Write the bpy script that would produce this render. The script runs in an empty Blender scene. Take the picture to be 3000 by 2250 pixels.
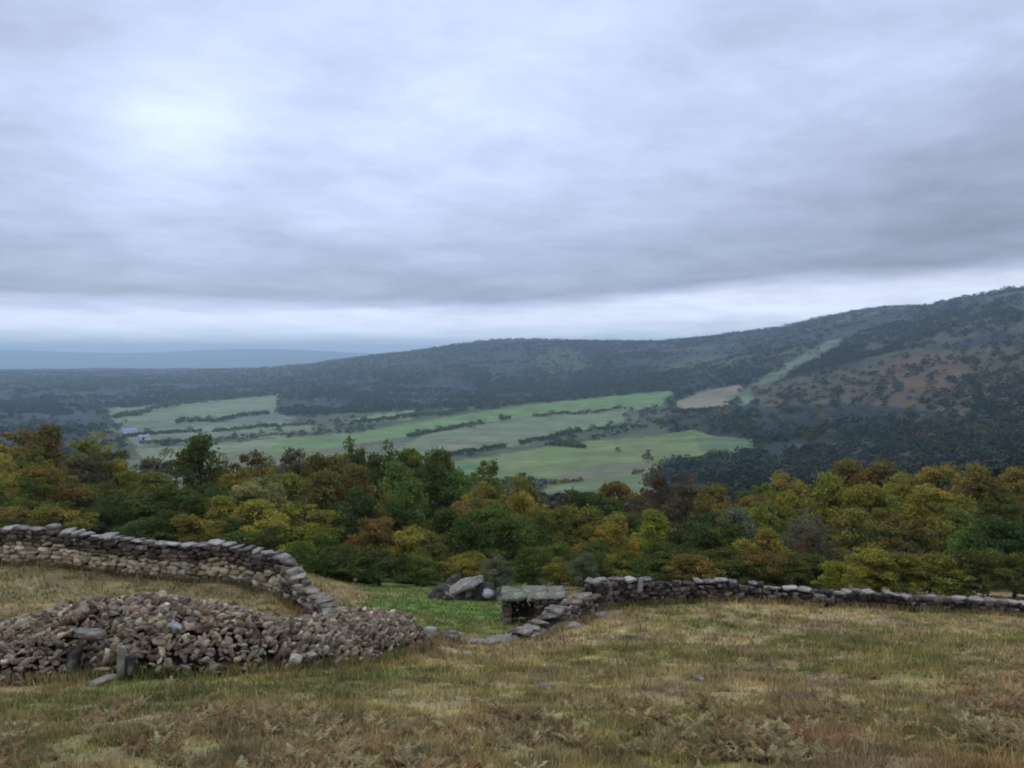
import bpy, bmesh, math, random
import numpy as np
from mathutils import Vector, Matrix

# ------------------------------------------------------------------ camera, sky, sun, exposure
scene = bpy.context.scene
col = scene.collection
F = 800.0                                   # focal length in pixels of a 1024 wide frame
PITCH = math.atan(29.0 / F)
cd = bpy.data.cameras.new('camera')
cd.sensor_width = 36.0
cd.lens = 36.0 * F / 1024.0
cd.clip_start = 0.1
cd.clip_end = 80000.0
cam = bpy.data.objects.new('camera', cd)
cam.rotation_euler = (math.pi / 2 - PITCH, 0, 0)
cam.location = (0, 0, 0)
col.objects.link(cam)
scene.camera = cam

SUN_EL, SUN_AZ = math.radians(48), math.radians(-35)      # azimuth from +Y, negative = left
world = bpy.data.worlds.new('World')
scene.world = world
world.use_nodes = True
wt = world.node_tree
wt.nodes.clear()


def wn(t, **kw):
    n = wt.nodes.new(t)
    for k, v in kw.items():
        setattr(n, k, v)
    return n


def wl(a, b):
    wt.links.new(a, b)


def wmath(op, a, b=None, c=None, clamp=False):
    n = wn('ShaderNodeMath', operation=op)
    n.use_clamp = clamp
    for i, v in enumerate((a, b, c)):
        if v is None:
            continue
        if isinstance(v, (int, float)):
            n.inputs[i].default_value = v
        else:
            wl(v, n.inputs[i])
    return n.outputs[0]


tc = wn('ShaderNodeTexCoord')
sep = wn('ShaderNodeSeparateXYZ')
wl(tc.outputs['Generated'], sep.inputs[0])
X, Y, Z = sep.outputs
# overcast deck: coordinates of the flat cloud layer
den = wmath('ADD', wmath('MAXIMUM', Z, 0.0), 0.10)
cx = wmath('DIVIDE', X, den)
cy = wmath('DIVIDE', Y, den)
cmb = wn('ShaderNodeCombineXYZ')
wl(cx, cmb.inputs[0]); wl(cy, cmb.inputs[1])
nz1 = wn('ShaderNodeTexNoise'); nz1.inputs['Scale'].default_value = 0.55
nz1.inputs['Detail'].default_value = 7.0; nz1.inputs['Roughness'].default_value = 0.6
nz1.inputs['Distortion'].default_value = 0.5
wl(cmb.outputs[0], nz1.inputs['Vector'])
nz2 = wn('ShaderNodeTexNoise'); nz2.inputs['Scale'].default_value = 1.5
nz2.inputs['Detail'].default_value = 6.0; nz2.inputs['Roughness'].default_value = 0.64
wl(cmb.outputs[0], nz2.inputs['Vector'])
# a softly tilted stack of cloud bands near the horizon
tilt = wmath('MULTIPLY', wmath('MAXIMUM', X, 0.0), 0.075)
wob = wmath('MULTIPLY', wmath('SUBTRACT', nz1.outputs['Fac'], 0.5), 0.05)
zz = wmath('ADD', wmath('SUBTRACT', Z, tilt), wob)
ramp = wn('ShaderNodeValToRGB')
wl(wmath('MULTIPLY', zz, 2.0, clamp=True), ramp.inputs[0])


def lin(c):
    return tuple(((v / 255) / 12.92 if v / 255 <= 0.04045 else (((v / 255) + 0.055) / 1.055) ** 2.4) for v in c)


stops = [(0.0, (215, 234, 255)), (0.02, (226, 235, 255)), (0.050, (226, 231, 252)), (0.060, (190, 198, 226)),
         (0.070, (154, 162, 186)), (0.105, (164, 174, 200)), (0.16, (182, 193, 222)), (0.24, (192, 204, 235)),
         (0.33, (192, 204, 235)), (0.5, (184, 198, 232))]
el = ramp.color_ramp.elements
for i, (p, c) in enumerate(stops):
    e = el[i] if i < 2 else el.new(min(1.0, p * 2))
    e.position = min(1.0, p * 2)
    e.color = (*lin(c), 1)


def spot(px, py, w, amp):
    """a broad lighter or darker area of the deck in a given direction"""
    tx, ty = (px - 512) / F, (384 - py) / F
    v = Vector((tx, math.cos(PITCH) + ty * math.sin(PITCH), -math.sin(PITCH) + ty * math.cos(PITCH))).normalized()
    d = wn('ShaderNodeVectorMath', operation='DISTANCE')
    wl(tc.outputs['Generated'], d.inputs[0])
    d.inputs[1].default_value = v
    q = wmath('DIVIDE', d.outputs['Value'], w)
    g = wmath('POWER', 2.718, wmath('MULTIPLY', wmath('MULTIPLY', q, q), -1.0))
    return wmath('MULTIPLY', g, amp)


s = spot(168, 142, 0.085, 0.30)
for a in ((470, 30, 0.22, 0.13), (930, 120, 0.30, -0.15), (40, 60, 0.14, -0.12), (260, 150, 0.2, 0.10), (900, 262, 0.10, -0.12), (1010, 235, 0.12, -0.08), (720, 175, 0.12, 0.07), (300, 225, 0.10, -0.06), (500, 250, 0.13, -0.04), (330, 60, 0.09, -0.08), (30, 10, 0.1, -0.10)):
    s = wmath('ADD', s, spot(*a))
n1 = wmath('MULTIPLY', wmath('SUBTRACT', nz1.outputs['Fac'], 0.5), 0.80)
n2 = wmath('MULTIPLY', wmath('SUBTRACT', nz2.outputs['Fac'], 0.5), 0.80)
cmb3 = wn('ShaderNodeCombineXYZ')      # long soft streaks parallel to the horizon
wl(wmath('MULTIPLY', X, 3.2), cmb3.inputs[0]); wl(wmath('MULTIPLY', zz, 8.5), cmb3.inputs[1]); wl(wmath('MULTIPLY', Y, 3.2), cmb3.inputs[2])
nz3 = wn('ShaderNodeTexNoise'); nz3.inputs['Scale'].default_value = 1.0
nz3.inputs['Detail'].default_value = 7.0; nz3.inputs['Roughness'].default_value = 0.58
wl(cmb3.outputs[0], nz3.inputs['Vector'])
n3 = wmath('MULTIPLY', wmath('SUBTRACT', nz3.outputs['Fac'], 0.5), 0.30)
lowq = wmath('DIVIDE', wmath('SUBTRACT', zz, 0.030), 0.022)       # the bright gap under the cloud deck
s = wmath('ADD', s, wmath('MULTIPLY', wmath('POWER', 2.718, wmath('MULTIPLY', wmath('MULTIPLY', lowq, lowq), -1.0)), 0.26))
gain = wmath('ADD', wmath('ADD', wmath('ADD', wmath('ADD', n1, n2), n3), s), 1.0)
mulc = wn('ShaderNodeVectorMath', operation='SCALE')
wl(ramp.outputs[0], mulc.inputs[0]); wl(gain, mulc.inputs['Scale'])
sky = wn('ShaderNodeTexSky'); sky.sky_type = 'NISHITA'; sky.sun_disc = False
sky.sun_elevation = SUN_EL; sky.sun_rotation = SUN_AZ
bg1 = wn('ShaderNodeBackground'); bg1.inputs[1].default_value = 0.10
wl(sky.outputs[0], bg1.inputs[0])
bg2 = wn('ShaderNodeBackground'); bg2.inputs[1].default_value = 1.22
wl(mulc.outputs[0], bg2.inputs[0])
mx = wn('ShaderNodeMixShader'); mx.inputs[0].default_value = 0.92
wl(bg1.outputs[0], mx.inputs[1]); wl(bg2.outputs[0], mx.inputs[2])
wo = wn('ShaderNodeOutputWorld')
wl(mx.outputs[0], wo.inputs[0])

ld = bpy.data.lights.new('sun', 'SUN')
ld.energy = 0.8
ld.angle = math.radians(14)
ld.color = (1.0, 0.96, 0.9)
sun = bpy.data.objects.new('sun', ld)
sd = Vector((math.sin(SUN_AZ) * math.cos(SUN_EL), math.cos(SUN_AZ) * math.cos(SUN_EL), math.sin(SUN_EL)))
sun.rotation_euler = sd.to_track_quat('Z', 'Y').to_euler()
sun.location = (0, 0, 50)
col.objects.link(sun)

scene.view_settings.view_transform = 'Standard'
scene.view_settings.look = 'None'
scene.view_settings.exposure = 0.0
scene.view_settings.gamma = 1.0
scene.cycles.max_bounces = 6
scene.cycles.diffuse_bounces = 3
scene.cycles.volume_bounces = 4
scene.cycles.transmission_bounces = 2
scene.cycles.use_denoising = True
scene.cycles.pixel_filter_type = 'BLACKMAN_HARRIS'
scene.cycles.filter_width = 2.0

rng = np.random.default_rng(11)
R = random.Random(5)


# ------------------------------------------------------------------ numpy noise
def vnoise(x, y, seed=0):
    xi = np.floor(x).astype(np.int64); yi = np.floor(y).astype(np.int64)
    fx = x - xi; fy = y - yi
    fx = fx * fx * (3 - 2 * fx); fy = fy * fy * (3 - 2 * fy)

    def h(a, b):
        n = (a * 374761393 + b * 668265263 + seed * 1442695041) & 0xFFFFFFFF
        n = ((n ^ (n >> 13)) * 1274126177) & 0xFFFFFFFF
        n = n ^ (n >> 16)
        return (n & 0xFFFF) / 65535.0
    a = h(xi, yi); b = h(xi + 1, yi); c = h(xi, yi + 1); d = h(xi + 1, yi + 1)
    return (a * (1 - fx) + b * fx) * (1 - fy) + (c * (1 - fx) + d * fx) * fy


def fbm(x, y, seed=0, octv=4, rough=0.5):
    t = 0; a = 1.0; n = 0
    for i in range(octv):
        t = t + a * vnoise(x * 2 ** i, y * 2 ** i, seed + i * 17)
        n += a; a *= rough
    return t / n


def sstep(a, b, x):
    t = np.clip((x - a) / (b - a), 0, 1)
    return t * t * (3 - 2 * t)


# ------------------------------------------------------------------ photograph <-> place
CP, SP = math.cos(PITCH), math.sin(PITCH)


def slope(py):
    ty = (384.0 - np.asarray(py, float)) / F
    return (-SP + ty * CP) / (CP + ty * SP)


def uof(px, py=450.0):
    ty = (384.0 - np.asarray(py, float)) / F
    return ((np.asarray(px, float) - 512) / F) / (CP + ty * SP)


def topix(x, y, z):
    yc = np.maximum(y * CP - z * SP, 1e-3)
    zc = y * SP + z * CP
    return 512 + F * x / yc, 384 - F * zc / yc


# ------------------------------------------------------------------ the lie of the land
YN = [1.5, 3, 7.2, 10, 14, 18, 22, 26, 30, 36, 42, 50, 70, 100, 150, 250, 400, 600, 900, 1300, 1900, 2700, 3800, 4600, 6500, 9000, 12500, 14500, 17500, 20500]
h9 = None
COLS = {
    -350: [None, None, 768, 720, 685, 655, 620, 592, 560, 548, 540, 532, 512, 495, 484, 476, 470, 458, 436, 420, 402, 386, 372, 367, 'z-200', 'z-240', 372, 352, 349, 'z-100'],
    0:    [None, None, 768, 719, 683, 655, 626, 598, 563, 552, 546, 540, 522, 506, 496, 488, 480, 464, 436, 421, 402, 386, 374, 369, 'z-200', 'z-240', 368, 353, 350, 'z-100'],
    128:  [None, None, 768, 718, 680, 655, 628, 600, 570, 560, 554, 548, 532, 516, 506, 498, 492, 474, 442, 422, 402, 386, 374, 368, 'z-200', 'z-240', 368, 355, 353, 'z-100'],
    256:  [None, None, 768, 717, 679, 656, 626, 600, 580, 572, 566, 560, 546, 530, 520, 512, 503, 484, 448, 424, 400, 384, 371, 368, 'z-200', 'z-240', 366, 353, 349, 'z-100'],
    384:  [None, None, 768, 717, 679, 658, 640, 624, 609, 597, 590, 583, 566, 546, 532, 520, 508, 484, 448, 424, 396, 374, 357, 354, 'z-200', 'z-240', 366, 358, 354, 'z-100'],
    512:  [None, None, 768, 717, 679, 658, 643, 629, 616, 602, 594, 588, 570, 550, 536, 522, 508, 480, 446, 421, 394, 363, 340, 'z40', 'z-200', 'z-240', 368, 362, 360, 'z-200'],
    640:  [None, None, 768, 717, 679, 655, 636, 615, 601, 594, 589, 584, 568, 550, 536, 520, 504, 474, 442, 414, 382, 354, 341, 'z40', 'z-200', 'z-240', 368, 362, 360, 'z-200'],
    768:  [None, None, 768, 717, 679, 655, 637, 618, 603, 597, 592, 588, 568, 548, 530, 510, 492, 466, 432, 397, 357, 338, 329, 'z40', 'z-200', 'z-240', 368, 362, 360, 'z-200'],
    832:  [None, None, 768, 717, 679, 655, 637, 620, 606, 600, 594, 589, 567, 544, 525, 504, 485, 459, 421, 383, 342, 322, 317, 'z20', 'z-200', 'z-240', 368, 362, 360, 'z-200'],
    896:  [None, None, 768, 717, 679, 656, 638, 622, 609, 602, 597, 590, 566, 540, 520, 498, 478, 452, 410, 368, 326, 311, 309, 'z0', 'z-200', 'z-240', 368, 362, 360, 'z-200'],
    960:  [None, None, 768, 717, 679, 656, 639, 624, 613, 605, 599, 591, 564, 537, 516, 492, 472, 444, 399, 354, 311, 301, 'z110', 'z0', 'z-200', 'z-240', 368, 362, 360, 'z-200'],
    1024: [None, None, 768, 717, 679, 656, 640, 627, 617, 609, 602, 592, 562, 534, 512, 486, 466, 436, 388, 340, 296, 292, 'z60', 'z0', 'z-200', 'z-240', 368, 362, 360, 'z-200'],
    1350: [None, None, 768, 717, 679, 656, 642, 632, 623, 613, 605, 592, 560, 530, 500, 470, 446, 412, 360, 305, 262, 'z150', 'z60', 'z0', 'z-200', 'z-240', 368, 362, 360, 'z-200'],
}


def near_z(Y):
    return -1.65 - 0.2875 * Y


LY = np.log(np.array(YN))
cp = sorted(COLS)
tab = np.zeros((len(cp), len(YN)))
for i, c in enumerate(cp):
    for j, v in enumerate(COLS[c]):
        if v is None:
            tab[i, j] = near_z(YN[j])
        elif isinstance(v, str):
            tab[i, j] = float(v[1:])
        else:
            tab[i, j] = YN[j] * float(slope(v))


def pchip(x, y, xn):
    h = np.diff(x); d = np.diff(y) / h
    m = np.zeros_like(y)
    for k in range(1, len(x) - 1):
        if d[k - 1] * d[k] > 0:
            w1 = 2 * h[k] + h[k - 1]; w2 = h[k] + 2 * h[k - 1]
            m[k] = (w1 + w2) / (w1 / d[k - 1] + w2 / d[k])
    m[0] = d[0]; m[-1] = d[-1]
    k = np.clip(np.searchsorted(x, xn) - 1, 0, len(x) - 2)
    t = (xn - x[k]) / h[k]
    return ((1 + 2 * t) * (1 - t) ** 2 * y[k] + t * (1 - t) ** 2 * h[k] * m[k] + t * t * (3 - 2 * t) * y[k + 1] + t * t * (t - 1) * h[k] * m[k + 1])


NYF, NUF = 900, 300
lyf = np.linspace(LY[0], LY[-1], NYF)
uc = np.array([float(uof(c)) for c in cp])
uf = np.linspace(uc[0], uc[-1], NUF)
T1 = np.array([pchip(LY, tab[i], lyf) for i in range(len(cp))])
TAB = np.array([pchip(uc, T1[:, j], uf) for j in range(NYF)])      # [NYF, NUF]
THC = math.radians(46)


def hgt(x, y):
    x = np.asarray(x, float); y = np.asarray(y, float)
    r = np.hypot(x, y); th = np.arctan2(x, y)
    tc_ = np.clip(th, -THC, THC)
    Yp = np.maximum(r * np.cos(tc_), 1.5)
    u = np.clip(np.tan(tc_), uf[0], uf[-1])
    a = (np.log(Yp) - lyf[0]) / (lyf[1] - lyf[0]); a = np.clip(a, 0, NYF - 1.001)
    b = (u - uf[0]) / (uf[1] - uf[0]); b = np.clip(b, 0, NUF - 1.001)
    ai = a.astype(int); bi = b.astype(int); fa = a - ai; fb = b - bi
    z = (TAB[ai, bi] * (1 - fa) + TAB[ai + 1, bi] * fa) * (1 - fb) + (TAB[ai, bi + 1] * (1 - fa) + TAB[ai + 1, bi + 1] * fa) * fb
    z = np.where(r < 2.2, -1.65 - 0.2875 * y * sstep(0, 2.2, r) * 1.0, z)
    # the hillside goes on up behind the camera
    back = sstep(math.radians(55), math.radians(115), np.abs(th))
    zb = -1.65 + 0.24 * np.minimum(r, 160) + 0.02 * np.clip(r - 160, 0, 2500)
    z = z * (1 - back) + zb * back
    # relief
    z = z + (fbm(x / 2.6, y / 2.6, 3) - .5) * 0.30 * sstep(1.5, 8, r) * (1 - sstep(60, 200, r))
    z = z + (fbm(x / 0.6, y / 0.6, 9, 2) - .5) * 0.09 * (1 - sstep(30, 60, r))
    z = z + (fbm(x / 170, y / 170, 21) - .5) * 10 * sstep(500, 1500, r) * (1 - back)
    z = z + (fbm(x / 700, y / 700, 31) - .5) * 16 * sstep(1200, 2200, r) * (1 - back) * (1 - 0.5 * sstep(8000, 12000, r))
    z = z + (fbm(x / 60, y / 60, 41) - .5) * 7 * sstep(800, 1500, r) * (1 - back)
    return z


def H(x, y):
    return float(hgt(np.array([x]), np.array([y]))[0])


def at(px, Yd):
    """point of the ground under photograph column px at forward distance Yd"""
    py = 500.0
    for _ in range(4):
        x = float(uof(px, py)) * Yd
        z = H(x, Yd)
        py = float(topix(np.array(x), np.array(Yd), np.array(z))[1])
    return Vector((x, Yd, z))


def ray(px, py, y0=380.0, y1=6000.0):
    """where the line of sight through a photograph point meets the land beyond y0"""
    ys = np.exp(np.linspace(math.log(y0), math.log(y1), 700))
    x = float(uof(px, py)) * ys
    hz = hgt(x, ys)
    rz = float(slope(py)) * ys
    k = np.nonzero(hz >= rz)[0]
    if len(k) == 0:
        return None
    k = k[0]
    return Vector((float(x[k]), float(ys[k]), float(hz[k])))


# ------------------------------------------------------------------ colours of the land (albedo, linear)
def inpoly(px, py, poly):
    inside = np.zeros(px.shape, bool)
    n = len(poly)
    for i in range(n):
        x0, y0 = poly[i]; x1, y1 = poly[(i + 1) % n]
        if y0 == y1:
            continue
        c = ((y0 > py) != (y1 > py)) & (px < (x1 - x0) * (py - y0) / (y1 - y0) + x0)
        inside ^= c
    return inside


def S(poly):   # coordinates read off a 2212 wide view
    return [(a / 2.16016, b / 2.16016) for a, b in poly]


TANF, GREENF, OLIVEF, BRIGHT = (.27, .235, .14), (.165, .245, .082), (.185, .235, .078), (.14, .26, .10)
FIELDS = [
    (S([(200, 925), (600, 900), (1000, 880), (1460, 850), (1440, 950), (1420, 1140), (960, 1140), (200, 1040)]), (.088, .105, .052)),
    (S([(180, 1000), (960, 950), (960, 1140), (180, 1100)]), (.17, .18, .10)),
    (S([(225, 884), (420, 868), (600, 854), (600, 890), (470, 900), (380, 908), (250, 912)]), (.20, .25, .13)),
    (S([(250, 912), (470, 900), (600, 893), (640, 905), (430, 925), (260, 935)]), (.16, .19, .12)),
    (S([(270, 940), (430, 926), (610, 908), (700, 925), (620, 945), (430, 950), (300, 968)]), (.20, .225, .125)),
    (S([(290, 970), (500, 955), (740, 935), (820, 940), (700, 960), (560, 978), (330, 1010)]), (.215, .25, .13)),
    (S([(620, 945), (760, 935), (900, 912), (1100, 880), (1300, 858), (1455, 843), (1430, 880), (1230, 897), (1090, 907), (1000, 918), (860, 945), (700, 970), (560, 985)]), GREENF),
    (S([(760, 905), (900, 885), (890, 905), (790, 915)]), (.25, .30, .13)),
    (S([(830, 985), (930, 935), (1090, 907), (1360, 882), (1345, 912), (1200, 940), (1060, 962), (940, 985)]), (.19, .235, .115)),
    (S([(930, 960), (1020, 945), (1180, 935), (1200, 950), (1060, 970), (960, 985)]), (.22, .235, .13)),
    (S([(960, 1000), (1060, 985), (1250, 955), (1380, 945), (1500, 928), (1580, 955), (1570, 990), (1500, 1000), (1400, 1012), (1180, 1036), (960, 1034)]), OLIVEF),
    (S([(955, 1008), (1035, 1000), (1030, 1036), (955, 1042)]), BRIGHT),
    (S([(1500, 940), (1640, 950), (1620, 985), (1520, 1000)]), (.13, .19, .08)),
    (S([(1190, 1025), (1330, 998), (1400, 996), (1400, 1022), (1200, 1048)]), (.20, .205, .11)),
    (S([(1180, 1046), (1400, 1022), (1410, 1075), (1180, 1085)]), (.17, .22, .09)),
    (S([(1450, 872), (1530, 840), (1605, 832), (1570, 885), (1490, 888)]), TANF),
    (S([(1570, 862), (1690, 790), (1790, 735), (1830, 728), (1810, 752), (1700, 812), (1610, 878)]), (.150, .190, .110)),
    (S([(1430, 800), (1490, 770), (1580, 765), (1500, 800)]), (.070, .090, .05)),
    (S([(1150, 780), (1190, 755), (1250, 758), (1290, 790), (1180, 812)]), (.070, .088, .045)),
    (S([(1700, 960), (1900, 955), (2212, 960), (2230, 1010), (2060, 1015), (1960, 1000), (1740, 1010)]), (.060, .078, .045)),
    (S([(2060, 990), (2212, 975), (2240, 1040), (2060, 1020)]), (.11, .125, .05)),
    (S([(1620, 835), (1800, 800), (1900, 790), (1980, 760), (2230, 740), (2240, 895), (2080, 900), (1950, 880), (1800, 870), (1640, 880)]), (.098, .082, .044)),
    (S([(1900, 790), (1990, 765), (2080, 775), (2060, 860), (1940, 870)]), (.130, .085, .042)),
]
WOODS = [
    (S([(1420, 1000), (1560, 985), (1700, 960), (1740, 1010), (2060, 1015), (2230, 1040), (2230, 1200), (1400, 1200)]), .9),
    (S([(0, 800), (600, 790), (900, 800), (1000, 870), (700, 900), (600, 850), (230, 880), (0, 915)]), .60),
    (S([(600, 770), (1100, 740), (1500, 730), (1750, 700), (1700, 760), (1550, 790), (1400, 830), (1100, 880), (700, 900)]), .75),
    (S([(1490, 900), (1600, 850), (1800, 740), (1950, 760), (1900, 800), (1640, 850), (1640, 900), (1800, 880), (2080, 905), (2230, 905), (2230, 965), (1700, 960), (1650, 1060), (1430, 1060), (1500, 1000), (1620, 970)]), 1.0),
    (S([(1750, 720), (2230, 650), (2230, 745), (1990, 765), (1850, 790)]), .5),
    (S([(600, 880), (760, 880), (780, 940), (620, 930)]), .7),
    (S([(900, 880), (1060, 880), (1000, 905), (900, 912)]), .6),
]


def woodmask(px, py):
    m = np.where(px > 690, .30, .40)
    for poly, w in WOODS:
        m = np.maximum(m, np.where(inpoly(px, py, poly), w, 0))
    for i, (poly, c) in enumerate(FIELDS[:21]):
        m = np.where(inpoly(px, py, poly),   .04 if i == 16 else .30 if i in (17, 18) else .60 if i in (19, 20) else .22 if i == 0 else 0, m)
    for poly, c in FIELDS[21:]:
        m = np.where(inpoly(px, py, poly), 0.60, m)
    return m


def land_color(x, y, z):
    """colour of turf, soil and crops at each point, haze blue mixed into far heath"""
    r = np.hypot(x, y)
    c = np.zeros(x.shape + (3,))
    n1 = fbm(x / 3.1, y / 3.1, 51)[..., None]
    n2 = fbm(x / 1.1, y / 1.1, 61)[..., None]
    n3 = fbm(x / 0.35, y / 0.35, 71, 2)[..., None]
    tan_ = np.array([.40, .305, .130]); olive = np.array([.28, .235, .075]); green = np.array([.175, .19, .05])
    mauve = np.array([.36, .25, .145]); rust = np.array([.36, .23, .10])
    c = tan_ * (1 - sstep(.38, .62, n1)) + olive * sstep(.38, .62, n1)
    c = c * (1 - .7 * sstep(.52, .68, n2)) + mauve * .7 * sstep(.52, .68, n2)
    g = sstep(.55, .72, fbm(x / 2.2 + 40, y / 2.2, 81))[..., None] * .75
    c = c * (1 - g) + green * g
    px, py = topix(x, y, z)
    # richer green near the opening and along the lower left
    lg = (np.exp(-((px - 330) / 110) ** 2 - ((py - 690) / 26) ** 2) * .7 + np.exp(-((px - 200) / 170) ** 2 - ((py - 745) / 30) ** 2) * .45
          + np.exp(-((px - 600) / 90) ** 2 - ((py - 720) / 30) ** 2) * .45)[..., None]
    lg = lg * sstep(.3, .6, n2) * (y < 24)[..., None]
    c = c * (1 - lg) + green * lg
    rr = sstep(.50, .66, fbm(x / 1.4 + 9, y / 1.4, 91)) * (sstep(690, 750, py) * sstep(560, 820, px) + .9 * np.exp(-((px - 250) / 75) ** 2 - ((py - 745) / 30) ** 2) + .9 * np.exp(-((px - 990) / 60) ** 2 - ((py - 690) / 26) ** 2))
    rr = np.clip(rr, 0, 1)[..., None] * .8
    c = c * (1 - rr) + rust * rr
    # lush turf inside the gap
    w = (fbm(x / 2, y / 2, 101) - .5) * 30
    lush = (sstep(352, 378, px + w) * (1 - sstep(520, 545, px + w)) * sstep(22.8, 24.6, y + w * .05) * (1 - sstep(60, 90, y)))[..., None]
    tn = sstep(.30, .50, n1)
    lc = np.array([.15, .225, .045]) * tn + np.array([.21, .22, .06]) * (1 - tn)
    c = c * (1 - lush) + lc * lush
    # the yard behind the heap is browner
    yard = (sstep(17, 20, y) * (1 - sstep(33, 36, y)) * (1 - sstep(300, 350, px)))[..., None] * .7
    yc = np.array([.25, .18, .065]) * (1 - sstep(.4, .6, n1)) + np.array([.27, .21, .09]) * sstep(.4, .6, n1)
    c = c * (1 - yard) + yc * yard
    n4 = fbm(x / 0.55 + 3, y / 0.8, 75, 3)[..., None]
    c = c * (0.62 + .76 * n3) * (.55 + .9 * n4)
    # woodland floor beyond the walls
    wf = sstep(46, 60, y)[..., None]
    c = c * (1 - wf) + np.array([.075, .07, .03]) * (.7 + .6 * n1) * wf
    # the far side of the valley
    far = sstep(150, 200, y)[..., None]
    m1 = fbm(x / 120, y / 120, 111)[..., None]
    m2 = fbm(x / 35, y / 35, 121)[..., None]
    heath = np.array([.026, .031, .042]) * (1 - sstep(.4, .6, m1)) + np.array([.036, .052, .040]) * sstep(.4, .6, m1)  # blue of the distance haze is mixed into the heath colour
    m0 = fbm(x / 380, y / 380, 117)[..., None]
    heath = heath * (.7 + .6 * m2) * (.55 + .9 * m0)
    rs = (sstep(600, 760, px) * (y < 3600))[..., None] * sstep(.42, .60, m0)
    heath = heath * (1 - rs) + np.array([.088, .090, .046]) * (.5 + m2) * rs
    wx = (fbm(px / 14, py / 6, 131) - .5) * 6
    wy = (fbm(px / 16, py / 8, 141) - .5) * 2.4
    fc = heath
    pxx, pyy = px + wx, py + wy
    inr = (y > 170) & (y < 5200)
    for poly, cc in FIELDS:
        m = (inpoly(pxx, pyy, poly) & inr)[..., None]
        dark = cc[0] < .16 or poly is FIELDS[21][0] or poly is FIELDS[22][0]
        mod = (.45 + 1.1 * m2) if dark else (.60 + .72 * m2)
        mot = (.86 + .28 * m1)
        fc = np.where(m, np.array(cc) * mod * mot, fc)
    c = c * (1 - far) + fc * far
    return np.clip(c, .01, .9)


# ------------------------------------------------------------------ helpers
def tag(o, label=None, cat=None, group=None, kind=None):
    if label: o['label'] = label
    if cat: o['category'] = cat
    if group: o['group'] = group
    if kind: o['kind'] = kind
    return o


def empty(name, loc, rz=0.0):
    o = bpy.data.objects.new(name, None)
    o.empty_display_size = .3
    o.location = loc; o.rotation_euler = (0, 0, rz)
    col.objects.link(o)
    return o


def mesh_np(name, V, Fc, colors=None, smooth=False):
    """V [n,3], Fc [m,k] all faces with k corners"""
    me = bpy.data.meshes.new(name)
    V = np.asarray(V, np.float32); Fc = np.asarray(Fc, np.int32)
    m, k = Fc.shape
    me.vertices.add(len(V)); me.vertices.foreach_set('co', V.ravel())
    me.loops.add(m * k); me.loops.foreach_set('vertex_index', Fc.ravel())
    me.polygons.add(m)
    me.polygons.foreach_set('loop_start', np.arange(0, m * k, k, dtype=np.int32))
    me.polygons.foreach_set('loop_total', np.full(m, k, np.int32))
    if smooth:
        me.polygons.foreach_set('use_smooth', np.ones(m, bool))
    me.update(calc_edges=True)
    if colors is not None:
        at_ = me.color_attributes.new('tint', 'FLOAT_COLOR', 'POINT')
        c4 = np.ones((len(V), 4), np.float32); c4[:, :3] = colors
        at_.data.foreach_set('color', c4.ravel())
    return me


def obj(name, me, mat=None, parent=None, loc=None):
    o = bpy.data.objects.new(name, me)
    if mat is not None and not me.materials:
        me.materials.append(mat)
    col.objects.link(o)
    if parent is not None: o.parent = parent
    if loc is not None: o.location = loc
    return o


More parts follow.
